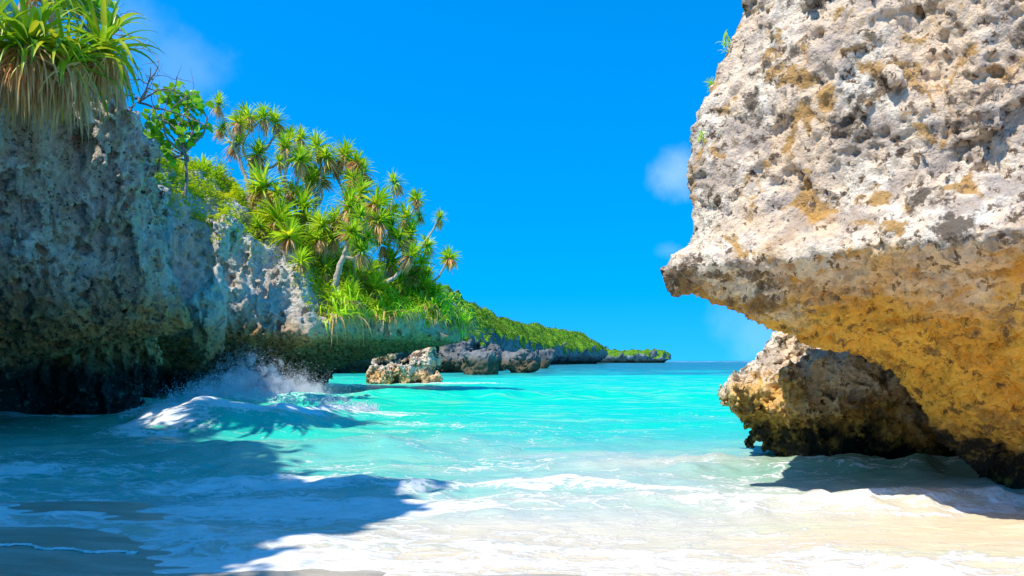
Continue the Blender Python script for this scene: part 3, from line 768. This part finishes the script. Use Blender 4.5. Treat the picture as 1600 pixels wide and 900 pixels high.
def pandanus(label, root, Y, heads, r0=.13, fork=None):
    """root pixel, distance, heads = (px, py, radius px, dY); branches run from the fork to each head"""
    global n_tree
    g = snap(root[0], root[1] + 6); Y = float(np.clip(g[1], Y - 6, Y + 4)) + .3 + (2.5 if root[0] < 500 else 0.0); b = P(root[0], root[1], Y)
    t = empty('pandanus_tree', b); tag(t, label, 'tree', 'pandanus trees on the promontory')
    fk = P(fork[0], fork[1], Y) if fork else b + (np.mean([P(h[0], h[1], Y + h[3]) for h in heads], 0) - b) * .45
    parts = []
    low = b.copy(); low[2] -= .8
    parts.append(tube(np.concatenate(([low], curve(b, fk, rng.normal(0, .14, 3), 8, .03))) - b, np.linspace(r0 * 1.15, r0 * .85, 9)))
    for k in range(5):      # stilt roots
        a = rng.random() * 6.28; q = b + (fk - b) * .22; e = b + np.array((math.cos(a) * .45, math.sin(a) * .45, -.5))
        parts.append(tube(curve(q, e, (0, 0, .05), 5) - b, np.full(5, r0 * .28), 5))
    hs = []
    for (hx, hy, hr, dy) in heads:
        h = P(hx, hy, Y + dy); h[2] -= hr / FPX * Y * .15
        dd = np.linalg.norm(h - fk)
        parts.append(tube(curve(fk, h, rng.normal(0, .10 * dd, 3) + np.array((0, 0, -.08 * dd)), 9, .02) - b, np.linspace(r0 * .75, r0 * .42, 9)))
        hs.append((h, hr / FPX * Y))
    V, Q = join(parts); link('trunk', build_mesh('trunk', V, Q), BARK, t)
    for h, R in hs:
        o = link('leaf_rosette', ROS[n_tree % 6], None, t, h - b); R *= rng.uniform(.85, 1.3)
        o.scale = (R, R, R * 1.05); o.rotation_euler = (rng.normal(0, .35), rng.normal(0, .35), rng.random() * 6.28)
        s = link('dead_leaf_skirt', SKI[n_tree % 4], None, o); s.rotation_euler = (0, 0, rng.random() * 6.28)
        n_tree += 1
    return t
pandanus('pandanus with pale forked trunk standing highest beside the round leaved shrub', (392, 318), 44, [(341, 162, 21, 0), (346, 200, 19, .5), (372, 190, 24, -.5), (370, 222, 22, .3), (388, 182, 22, .8)], .12, (366, 232))
pandanus('pandanus with dark slim trunk behind the forked pale one', (376, 322), 46, [(412, 182, 27, 0), (432, 190, 24, .6), (403, 240, 25, -.6), (449, 215, 24, .2)], .11, (388, 250))
pandanus('pandanus with drooping brown skirts, second crown from the top of the slope', (455, 350), 45, [(446, 228, 27, 0), (437, 252, 15, -.5), (470, 215, 26, .6), (468, 248, 23, 0)], .12, (452, 300))
pandanus('pandanus with a dense wide crown on the skyline, middle of the row', (492, 366), 45, [(497, 228, 28, 0), (478, 252, 26, .5), (512, 245, 26, -.5), (500, 276, 26, .8), (486, 282, 24, 0)], .13, (494, 320))
pandanus('pandanus with three tall upright tufts on the skyline', (540, 395), 45, [(536, 240, 25, .3), (556, 252, 27, 0), (552, 278, 27, -.5), (523, 262, 24, .6), (568, 268, 22, .4)], .13, (543, 320))
pandanus('bushy yellow green pandanus low over the fork of the bare trunks', (420, 378), 42, [(415, 292, 34, 0), (402, 300, 26, .4), (432, 302, 26, -.3)], .12, (418, 335))
pandanus('bushy pandanus with long leaves, centre of the thicket', (478, 398), 42, [(470, 326, 36, 0), (458, 300, 28, .4), (485, 348, 27, -.3), (482, 372, 22, -.8)], .13, (474, 370))
pandanus('pandanus with a heavy brown hanging skirt above the rock face', (506, 432), 41, [(508, 352, 34, 0), (525, 345, 30, .4), (498, 372, 26, -.5), (522, 372, 24, -.2)], .13, (508, 395))
pandanus('pandanus with a thick bare leaning pale trunk above the arch', (522, 452), 41, [(545, 322, 32, .6), (562, 338, 30, 0), (548, 360, 30, -.3), (572, 372, 26, .3), (566, 392, 24, -.3)], .17, (538, 400))
pandanus('pandanus with twisted trunks and dead roots under its leaves', (556, 440), 42, [(560, 300, 28, .5), (585, 318, 27, 0), (592, 345, 26, -.3), (578, 352, 25, .6)], .12, (562, 395))
pandanus('pandanus with one lone round tuft high against the sky', (604, 430), 44, [(618, 284, 21, 0), (606, 330, 26, .4), (612, 352, 24, -.4)], .10, (608, 360))
pandanus('pandanus with brown topped tuft, next down the slope from the lone round tuft', (632, 432), 44, [(651, 311, 19, 0), (634, 340, 24, .5), (640, 366, 24, -.3), (656, 336, 14, .3)], .10, (636, 385))
pandanus('pandanus with a long bare branch ending in a tuft against the sky', (588, 446), 42, [(687, 340, 18, 0), (626, 372, 25, .3), (640, 398, 24, -.2), (668, 384, 17, .4)], .11, (628, 420))
pandanus('lowest pandanus, branch curving out beyond the cliff edge to one tuft', (640, 452), 44, [(702, 402, 21, 0), (655, 412, 26, .4), (668, 430, 22, -.3)], .11, (672, 444))
pandanus('dark leafed young pandanus on the ridge beside the grey cliff', (326, 300), 44, [(322, 268, 30, 0), (338, 276, 24, .4), (305, 262, 20, .5)], .10, (324, 288))

# low young plants that fill the thicket between the trees
for i, (x, y, rp) in enumerate(((430, 345, 34), (452, 370, 32), (490, 392, 30), (528, 412, 30), (575, 425, 30), (612, 408, 28), (642, 428, 26), (405, 352, 28), (552, 385, 30), (598, 380, 28), (470, 408, 26), (508, 420, 28), (585, 452, 28), (622, 442, 26), (660, 448, 24), (682, 452, 22), (545, 455, 26))):
    g = snap(x, y + 18); b = P(x, y + 14, g[1] + .2); t = empty('young_pandanus', b); tag(t, 'low trunkless pandanus filling the thicket under the pandanus trees', 'plant', 'young pandanus under the trees')
    Rw = rp / FPX * b[1] * rng.uniform(.9, 1.3); o = link('leaf_rosette', ROS[i % 6], None, t, (0, 0, Rw * .35)); o.scale = (Rw,) * 3; o.rotation_euler = (rng.normal(0, .3), rng.normal(0, .3), rng.random() * 6.28)
    k = link('dead_leaf_skirt', SKI[i % 4], None, t, (0, 0, Rw * .3)); k.scale = (Rw * .8,) * 3; k.rotation_euler = (0, 0, rng.random() * 6.28)
# strap-leaved tufts hanging over the lip of the promontory
TUF = []
for i in range(4):
    n = 90; d, el = sph_dirs(n, 5, 85); bs = np.stack((rng.normal(0, .28, n), rng.normal(0, .28, n), np.zeros(n)), 1)
    V, Q, m = blades(bs, d, rng.uniform(.35, .85, n), rng.uniform(.018, .03, n), rng.uniform(1.2, 3.0, n), 5)
    t = np.repeat(rng.uniform(.8, 1.5, n), m)[:, None] * np.array((1.1, 1.05, .8))
    me = build_mesh('leaves', V, Q, attrs={'tint': t}); me.materials.append(LEAF_PAN); TUF.append(me)
TSK = []
for i in range(3):
    n = 40; d, el = sph_dirs(n, -30, 20); bs = np.stack((rng.normal(0, .3, n), rng.normal(0, .3, n), np.full(n, -.05)), 1)
    V, Q, m = blades(bs, d, rng.uniform(.6, 1.2, n), rng.uniform(.018, .03, n), rng.uniform(2.5, 5, n), 5)
    me = build_mesh('dead_leaves', V, Q); me.materials.append(LEAF_DEAD); TSK.append(me)
tufts = [(690, 490, 0, 1.2), (715, 488, 0, 1.2), (720, 470, 0, 1.3), (650, 485, 0, 1.0), (630, 460, 0, 1.3), (670, 470, 0, 1.2),
         (528, 488, 39.2, 1.5), (548, 488, 39.8, 1.1), (565, 490, 40.5, 1.0), (585, 478, 42, 1.4), (606, 470, 43, 1.5), (628, 480, 43.5, 1.2), (640, 462, 44.5, 1.3), (700, 470, 46.3, 1.6), (712, 486, 46.8, 1.4), (690, 480, 45.8, 1.0),
         (664, 492, 44.9, .8), (520, 465, 40, 1.3), (545, 470, 41, 1.3), (570, 468, 42, 1.2), (595, 488, 42, .9), (618, 490, 43, .8), (655, 470, 45.5, 1.1), (680, 455, 47, 1.2), (540, 440, 43, 1.1), (600, 445, 44.5, 1.2), (560, 425, 44, 1.2), (500, 430, 41, 1.0)]
for i, (x, y, Yd, s) in enumerate(tufts):
    b = snap(x, y); t = empty('strap_leaf_tuft', b)
    tag(t, 'green strap leaved tuft with dead leaves hanging on the promontory slope', 'plant', 'strap leaf tufts on the promontory')
    o = link('leaves', TUF[i % 4], None, t); o.scale = (s,) * 3; o.rotation_euler = (rng.normal(0, .2) + .35, rng.normal(0, .2), rng.random() * .6)
    o = link('dead_leaves', TSK[i % 3], None, t); o.scale = (s,) * 3; o.rotation_euler = (0, 0, rng.random() * 6)

# ground cover on the slopes: leaf faces scattered over the top of a rock mesh
def scatter(V, Q, n, mask, size, lift, clump=1.2, hue=((.75, .9, .6), (1.25, 1.1, .9)), spread=.5, cam=True):
    c = V[Q].mean(1); a = np.cross(V[Q[:, 2]] - V[Q[:, 0]], V[Q[:, 3]] - V[Q[:, 1]])
    ar = np.linalg.norm(a, axis=1) / 2; N = a / np.maximum(ar[:, None] * 2, 1e-9)
    w = ar * mask(c, N)
    if cam: w = w / (.3 + np.linalg.norm(c - np.array((0, 0, CAMZ)), axis=1))
    i = rng.choice(len(c), n, p=w / w.sum())
    cl = noise(c[i], clump, 0, 2.0); h = lift * np.clip(.45 + .5 * cl, 0.02, 2) * rng.random(n)**.6
    p = c[i] + N[i] * .02 + np.array((0, 0, 1.0)) * h[:, None] + rng.normal(0, size * spread, (n, 3))
    d, _ = sph_dirs(n, -25, 40); s = size * rng.uniform(.6, 1.4, n)[:, None]
    side = np.cross(d, np.array((0, 0, 1.0)) + rng.normal(0, .5, (n, 3))); side /= np.linalg.norm(side, axis=1)[:, None]
    up = np.cross(side, d)
    Vv = np.stack((p - d * s, p + side * s * .45 + up * s * .15, p + d * s, p - side * s * .45 + up * s * .15), 1).reshape(-1, 3)
    t = rng.uniform(0, 1, n)[:, None] * .6 + .4 * sstep(-1, 1, noise(c[i], clump * 2.2, 2))[:, None]
    tint = np.array(hue[0]) * (1 - t) + np.array(hue[1]) * t
    return Vv, np.arange(n * 4).reshape(-1, 4), np.repeat(tint, 4, 0)
def slope_mask(c, N):
    lip = np.interp(c[:, 0], [-16, -13.5, -11.2, -10.2, -8.8, -6.5, -3], [9.4, 7.2, 6.0, 5.1, 3.9, 3.4, 3.4])
    return sstep(.15, .5, N[:, 2] + .12 * noise(c, 1.2, 1)) * sstep(lip - .3, lip + .2, c[:, 2]) * (1 - np.exp(-((c[:, 0] + 10.4) / 2.0)**2) * sstep(39.0, 37.6, c[:, 1]))
Vs, Qs, Ts = scatter(PV, PQ, 125000, slope_mask, .08, .7, hue=((.75, .8, .6), (1.35, 1.1, .9)))
o = link('ground_cover', build_mesh('ground_cover', Vs, Qs, attrs={'tint': Ts}, smooth=False), LEAF_LIME)
tag(o, 'bright lime green scrub covering the promontory slope', kind='stuff')
Vs, Qs, Ts = scatter(VA, QA, 16000, lambda c, N: sstep(.3, .6, N[:, 2]) * (c[:, 2] > 8.6) * (c[:, 1] > -3) * (c[:, 1] < 19), .16, 1.1, 1.6)  # scrub added out of view so the cliff shadow gets a ragged edge
o = link('shadow_edge_scrub', build_mesh('shadow_edge_scrub', Vs, Qs, attrs={'tint': Ts}, smooth=False), LEAF_DARK)
tag(o, 'dark green scrub added out of view on the tall grey cliff to fray its shadow', kind='stuff')
up_mask = lambda c, N: sstep(.12, .4, N[:, 2]) * (c[:, 2] > 4.5)
for V_, Q_, n, sz, lf, nm in ((MV, MQ, 22000, .2, .4, 'dark scrub on top of the shaded cliff behind the boulders'), (HV, HQ, 90000, .36, .7, 'green scrub covering the long headland'), (SV, SQ, 6000, .45, .4, 'green scrub on the far low point')):
    Vs, Qs, Ts = scatter(V_, Q_, n, up_mask, sz, lf, sz * 9, ((.11, .25, .3), (.40, .46, .4)))
    o = link('scrub', build_mesh('scrub', Vs, Qs, attrs={'tint': Ts}, smooth=False), LEAF_LIME)
    tag(o, nm, kind='stuff')

# ------------------------------------------------------------------ plants on the near cliff
BLD = []
for el in (78, 66, 54, 42, 30, 18, 6, -8):
    for k in range(2):
        r = math.radians(el); L = 1.0
        V, Q, m = blades(np.array([[.04, 0, 0]]), np.array([[math.cos(r), 0, math.sin(r)]]), np.array([L]), np.array([.044 + .008 * k]), np.array([(.75, 1.7)[k] + (80 - el) / 90]), 9, .35)
        me = build_mesh('leaf', V, Q); me.materials.append(LEAF_FG); BLD.append((el, me))
def near_pandanus(label, px, py, Y, n, L, skirt_n, skirt_len, lean=(0, 0), group='large pandanus on the near cliff'):
    b = P(px, py, Y); t = empty('pandanus_plant', b); tag(t, label, 'plant', group)
    st = curve((.15, .55, -1.0), (0, 0, 0), (0, .1, 0), 6); V, Q = tube(st, np.linspace(.11, .08, 6), 8); link('trunk', build_mesh('trunk', V, Q), BARK, t)
    for k in range(n):
        el, me = BLD[min(15, int(rng.random()**.85 * 16))]
        o = link('leaf', me, None, t, (rng.normal(0, .03), rng.normal(0, .03), rng.normal(0, .05)))
        s = L * rng.uniform(.75, 1.15); o.scale = (s, s * rng.uniform(.8, 1.15), s)
        o.rotation_euler = (rng.normal(0, .12), lean[0] + rng.normal(0, .10), k * 2.39996 + rng.normal(0, .2))
    d, el = sph_dirs(skirt_n, -75, -5); bs = np.stack((rng.normal(0, .16, skirt_n), rng.normal(0, .12, skirt_n), rng.uniform(-.35, .0, skirt_n)), 1)
    V, Q, m = blades(bs, d * np.array((1, 1, 1)), rng.uniform(.22, .85, skirt_n) * skirt_len, rng.uniform(.012, .034, skirt_n), rng.uniform(1.2, 6, skirt_n), 7, .4, rng.normal(0, .9, skirt_n))
    tag(link('dead_leaf_skirt', build_mesh('dead_leaf_skirt', V, Q), LEAF_DEAD, t), 'brown dead leaves hanging in a dense skirt', kind='stuff')
near_pandanus('large pandanus on the cliff top with the longest brown hanging skirt', 46, 72, 15.6, 75, 1.5, 420, 1.75)
near_pandanus('large pandanus on the cliff corner with leaves reaching out against the sky', 160, 82, 16.6, 70, 1.35, 190, 1.25)
near_pandanus('large yellow green pandanus between the two biggest crowns on the near cliff', 104, 100, 15.9, 50, 1.25, 260, 1.5)
near_pandanus('large pandanus cut off by the picture edge on the near cliff', -30, 70, 15.4, 55, 1.5, 260, 1.7)
near_pandanus('pandanus rising highest behind the near cliff crowns', 60, -20, 17.6, 50, 1.4, 60, .9)

# round-leaved shrub leaning out from behind the cliff
def leafy_shrub(label, root, Y, clusters, leaf, ncl, mat=LEAF_DARK):
    b = P(*root, Y); t = empty('round_leaf_shrub', b); tag(t, label, 'shrub')
    parts = []; Lv, Lq, Lt, o = [], [], [], 0
    fk = None
    for (x, y, dy, n) in clusters:
        h = P(x, y, Y + dy); dd = np.linalg.norm(h - b)
        stem = b + np.array((-.05, 0, .36 * (P(0, 150, Y)[2] - b[2]))) if root[1] > 200 else b
        if stem is not b and not parts: parts.append(tube(curve(b - np.array((0, 0, .4)), stem, (.06, 0, 0), 8, .02) - b, np.linspace(.06, .045, 8), 6))
        pts = curve(stem, h, rng.normal(0, .10 * dd, 3) + np.array((0, 0, -.1 * dd)), 9, .03 * dd * .3); parts.append(tube(pts - b, np.linspace(.05, .014, 9), 5))
        for k in range(int(n * 1.7)):
            d, _ = sph_dirs(1, -25, 70); d = d[0]; s = leaf * rng.uniform(.75, 1.25)
            side = np.cross(d, rng.normal(0, 1, 3)); side /= np.linalg.norm(side); up = np.cross(side, d)
            p = (h - b) + d * leaf * .25 + rng.normal(0, leaf * .55, 3)
            u = np.array([0, .35, .7, .95, 1.0]); w = np.array([.06, .34, .48, .30, .06])
            for uu, ww in zip(u, w):
                q = p + d * s * uu - np.array((0, 0, 1.0)) * s * .18 * uu * uu
                Lv += [q - side * s * ww + up * s * .1 * ww, q, q + side * s * ww + up * s * .1 * ww]
            for r in range(4):
                for j in (0, 1): Lq.append((o + 3 * r + j, o + 3 * r + j + 1, o + 3 * r + 4 + j, o + 3 * r + 3 + j))
            tn = rng.uniform(.6, 1.5); Lt += [(tn * rng.uniform(.9, 1.3), tn, tn * .8)] * 15; o += 15
    V, Q = join(parts); link('branches', build_mesh('branches', V, Q), TWIG, t)
    tag(link('leaves', build_mesh('leaves', np.array(Lv), np.array(Lq), attrs={'tint': np.array(Lt)}), mat, t), 'round glossy green leaves', kind='stuff')
leafy_shrub('shrub with round glossy leaves leaning into the sky beside the grey cliff', (290, 288), 27, [(262, 150, 0, 16), (285, 165, .4, 18), (240, 185, -.3, 14), (250, 200, .2, 12), (300, 205, .3, 16), (275, 190, 0, 16), (312, 200, .2, 14), (285, 218, -.2, 16), (235, 210, .1, 9), (246, 225, 0, 9), (258, 238, -.1, 9), (262, 248, 0, 6), (290, 150, .4, 12), (305, 165, .1, 10), (302, 176, 0, 8)], .26, 12)
leafy_shrub('dark green leafy shrub sprouting at the top edge of the grey cliff', (150, 60), 19, [(130, 8, 0, 22), (148, 14, .4, 18), (112, 4, .4, 20), (160, 30, .6, 14)], .24, 12)

def bare_bush(label, root, Y, n, spread, seed, L=(.5, 1.4)):
    b = P(*root, Y); parts = []
    def grow(p, d, l, r, lev):
        k = 6; pts = [p]
        for i in range(k):
            d = d + rng.normal(0, .22, 3); d /= np.linalg.norm(d); pts.append(pts[-1] + d * l / k)
        parts.append(tube(np.array(pts) - b, np.linspace(r, r * .45, k + 1), 4))
        if lev:
            for i in range(3):
                j = rng.integers(2, k + 1); dd = d + rng.normal(0, .7, 3); grow(pts[j], dd / np.linalg.norm(dd), l * .62, r * .55, lev - 1)
    for i in range(n):
        d = np.array(spread) + rng.normal(0, .4, 3); grow(b, d / np.linalg.norm(d), rng.uniform(*L), .028, 2)
    V, Q = join(parts); o = link('bare_bush', build_mesh('bare_bush', V, Q), TWIG, None, b)
    return tag(o, label, 'bush')
bare_bush('tangle of bare grey twigs reaching out from the cliff corner', (216, 160), 19.3, 5, (.9, .1, .35), 1, (.8, 1.3))
bare_bush('bare dark twigs standing against the sky above the pandanus', (150, 70), 18.5, 7, (.25, 0, 1.0), 2, (.7, 1.1))

# small green sprigs on the ochre rock edge
for (x, y, Yd, s, lab) in ((1136, 72, 9.9, .16, 'small green sprig rooted high on the ochre rock edge'), (1106, 130, 9.9, .09, 'tiny green sprig on the ochre rock edge, middle one of three'), (1092, 215, 9.8, .09, 'tiny green sprig on the ochre rock edge, lowest of three')):
    n = 40; d, el = sph_dirs(n, -10, 80); V, Q, m = blades(rng.normal(0, .25, (n, 3)) * s, d, rng.uniform(.5, 1.2, n) * s, rng.uniform(.05, .09, n) * s, rng.uniform(.5, 2, n), 3)
    o = link('green_sprig', build_mesh('green_sprig', V, Q, attrs={'tint': np.full((len(V), 3), 1.1)}), LEAF_PAN, None, RV[np.argmin((RPX[:, 0] - x - 4)**2 + (RPX[:, 1] - y)**2)]); tag(o, lab, 'plant')

# ------------------------------------------------------------------ spray and splash
M = Mat('sea_spray')
SPRAY = M.done(M.principled((.86, .88, .88), .5, Specular__IOR__Level=.4))
FOAM = Mat('swash_foam'); FOAM = FOAM.done(FOAM.principled((.84, .82, .76), .8))
n = 90; u = np.linspace(0, 1, n); a, b = P(-60, 874, 6.65), P(215, 866, 6.78)
ln = a[None] * (1 - u[:, None]) + b[None] * u[:, None]; ln[:, 1] += .06 * np.sin(u * 7) + .03 * np.sin(u * 23) + rng.normal(0, .012, n)
wd = (.006 + .030 * np.abs(np.sin(u * 17 + 1) * np.sin(u * 41)) * rng.uniform(.3, 1, n))
sv = []
for k in (-1, -.4, .4, 1):
    q = ln.copy(); q[:, 1] += k * wd; q[:, 2] = sand_height(q[:, 0], q[:, 1]) + (.016 if abs(k) < .5 else .001) + rng.uniform(0, .006, n); sv.append(q)
sv = np.stack(sv, 1).reshape(-1, 3); ii = np.arange(n * 4).reshape(n, 4)
sq = np.stack((ii[:-1, :-1], ii[1:, :-1], ii[1:, 1:], ii[:-1, 1:]), -1).reshape(-1, 4)
tag(link('swash_foam', build_mesh('swash_foam', sv, sq), FOAM), 'thin white line of foam left on the wet sand', kind='stuff')
# soft mist of the splash
F = Field((-14, 27, -.1), (-7, 39, 2.6), .14); f = None
for (x, Yd, top, w) in ((385, 33.5, 2.0, .9), (420, 33.8, 1.5, 1.0), (455, 35, 1.1, 1.0), (350, 31.5, 1.25, .9), (315, 29.5, .8, .8), (490, 36.5, .75, 1.0)):
    c = P(x, HY, Yd); d = (np.sqrt(((F.X() - c[0]) / w)**2 + ((F.Y() - c[1]) / .8)**2 + (F.Z() / top)**2) - 1) * .7
    f = d if f is None else smin(f, d, .3)
F.f = f.astype(np.float32); F.carve(lambda p: noise(p, .9, 1) * .12, 1.0); V, Q = F.mesh()
M = Mat('splash_mist'); p = M.pos()
dn = M.step(M.math('ADD', M.noise(p, 1.9, 6, .68, .5), M.math('MULTIPLY', M.sep(p)[2], -.06)), .42, .64, 0.0, 5.0)
vol = M.node('ShaderNodeVolumePrincipled', Color=(.96, .98, 1.0), Density=dn, Anisotropy=.2)
M.l.new(vol.outputs[0], M.out.inputs['Volume'])
tag(link('splash_mist', build_mesh('splash_mist', V, Q), M.m), 'blue white mist of the wave bursting in the cliff notch', kind='stuff')
def drops(p, r):
    n = len(p); k = np.array([(1, 1, 1), (-1, -1, 1), (-1, 1, -1), (1, -1, -1)], float)
    V = (p[:, None] + k[None] * r[:, None, None] * rng.uniform(.4, 1.2, (n, 4, 3))).reshape(-1, 3)
    t = np.array([(0, 1, 2), (0, 3, 1), (0, 2, 3), (1, 3, 2)])
    return V, (np.arange(n)[:, None, None] * 4 + t[None]).reshape(-1, 3)
pts, rad = [], []
for (x, Yd, top, w, n) in ((385, 33.5, 1.95, .8, 12000), (420, 33.8, 1.45, 1.0, 9000), (455, 35, 1.1, 1.0, 6000), (350, 31.5, 1.2, .8, 7000), (315, 29, .8, .8, 5000), (490, 36.5, .75, 1.1, 4000), (520, 37.5, .5, .9, 2000), (365, 32.5, 1.6, .5, 4000)):
    c = P(x, HY, Yd); n = int(n * 2.6); u = rng.random(n)**1.7
    q = np.stack((c[0] + rng.normal(0, 1, n) * w * (.55 + .4 * u), c[1] + rng.normal(0, .55, n), u * top * (1 + .15 * rng.normal(0, 1, n))), 1)
    m = samp(VOL[0], q / 2.6) + .5 * samp(VOL[1], q / 1.2) > -.35 + .9 * u
    q = q[m]; pts.append(q); rad.append(rng.lognormal(-5.1, .4, len(q)))
V, T = drops(np.concatenate(pts), np.concatenate(rad))
tag(link('sea_spray', build_mesh('sea_spray', V, None, T), SPRAY), 'white spray thrown up where the wave hits the undercut cliff', kind='stuff')
pts, rad = [], []
for wi, n, sc, jit in ((0, 22000, 1.0, .13), (3, 2500, .35, .03)):
    w = np.array(WAVES[wi][0]); x = rng.uniform(w[:, 0].min() + 1.5 if wi == 0 else 1.6, -3.6 if wi == 0 else 6.0, n)
    yc = np.interp(x, w[:, 0], w[:, 1]); h = np.interp(x, w[:, 0], w[:, 2])
    q = np.stack((x, yc + rng.normal(0, .25 * sc, n), np.maximum(h, .02) + np.abs(rng.normal(0, jit, n)) * np.clip(h / .5, .3, 1.3) - .03), 1)
    m = noise(q, .5, 1) > -.2 + rng.random(n); q = q[m]; pts.append(q); rad.append(rng.lognormal(-4.9 if wi == 0 else -5.6, .4, len(q)))
V, T = drops(np.concatenate(pts), np.concatenate(rad))
tag(link('wave_spray', build_mesh('wave_spray', V, None, T), SPRAY), 'drops of white water flying off the wave crests', kind='stuff')
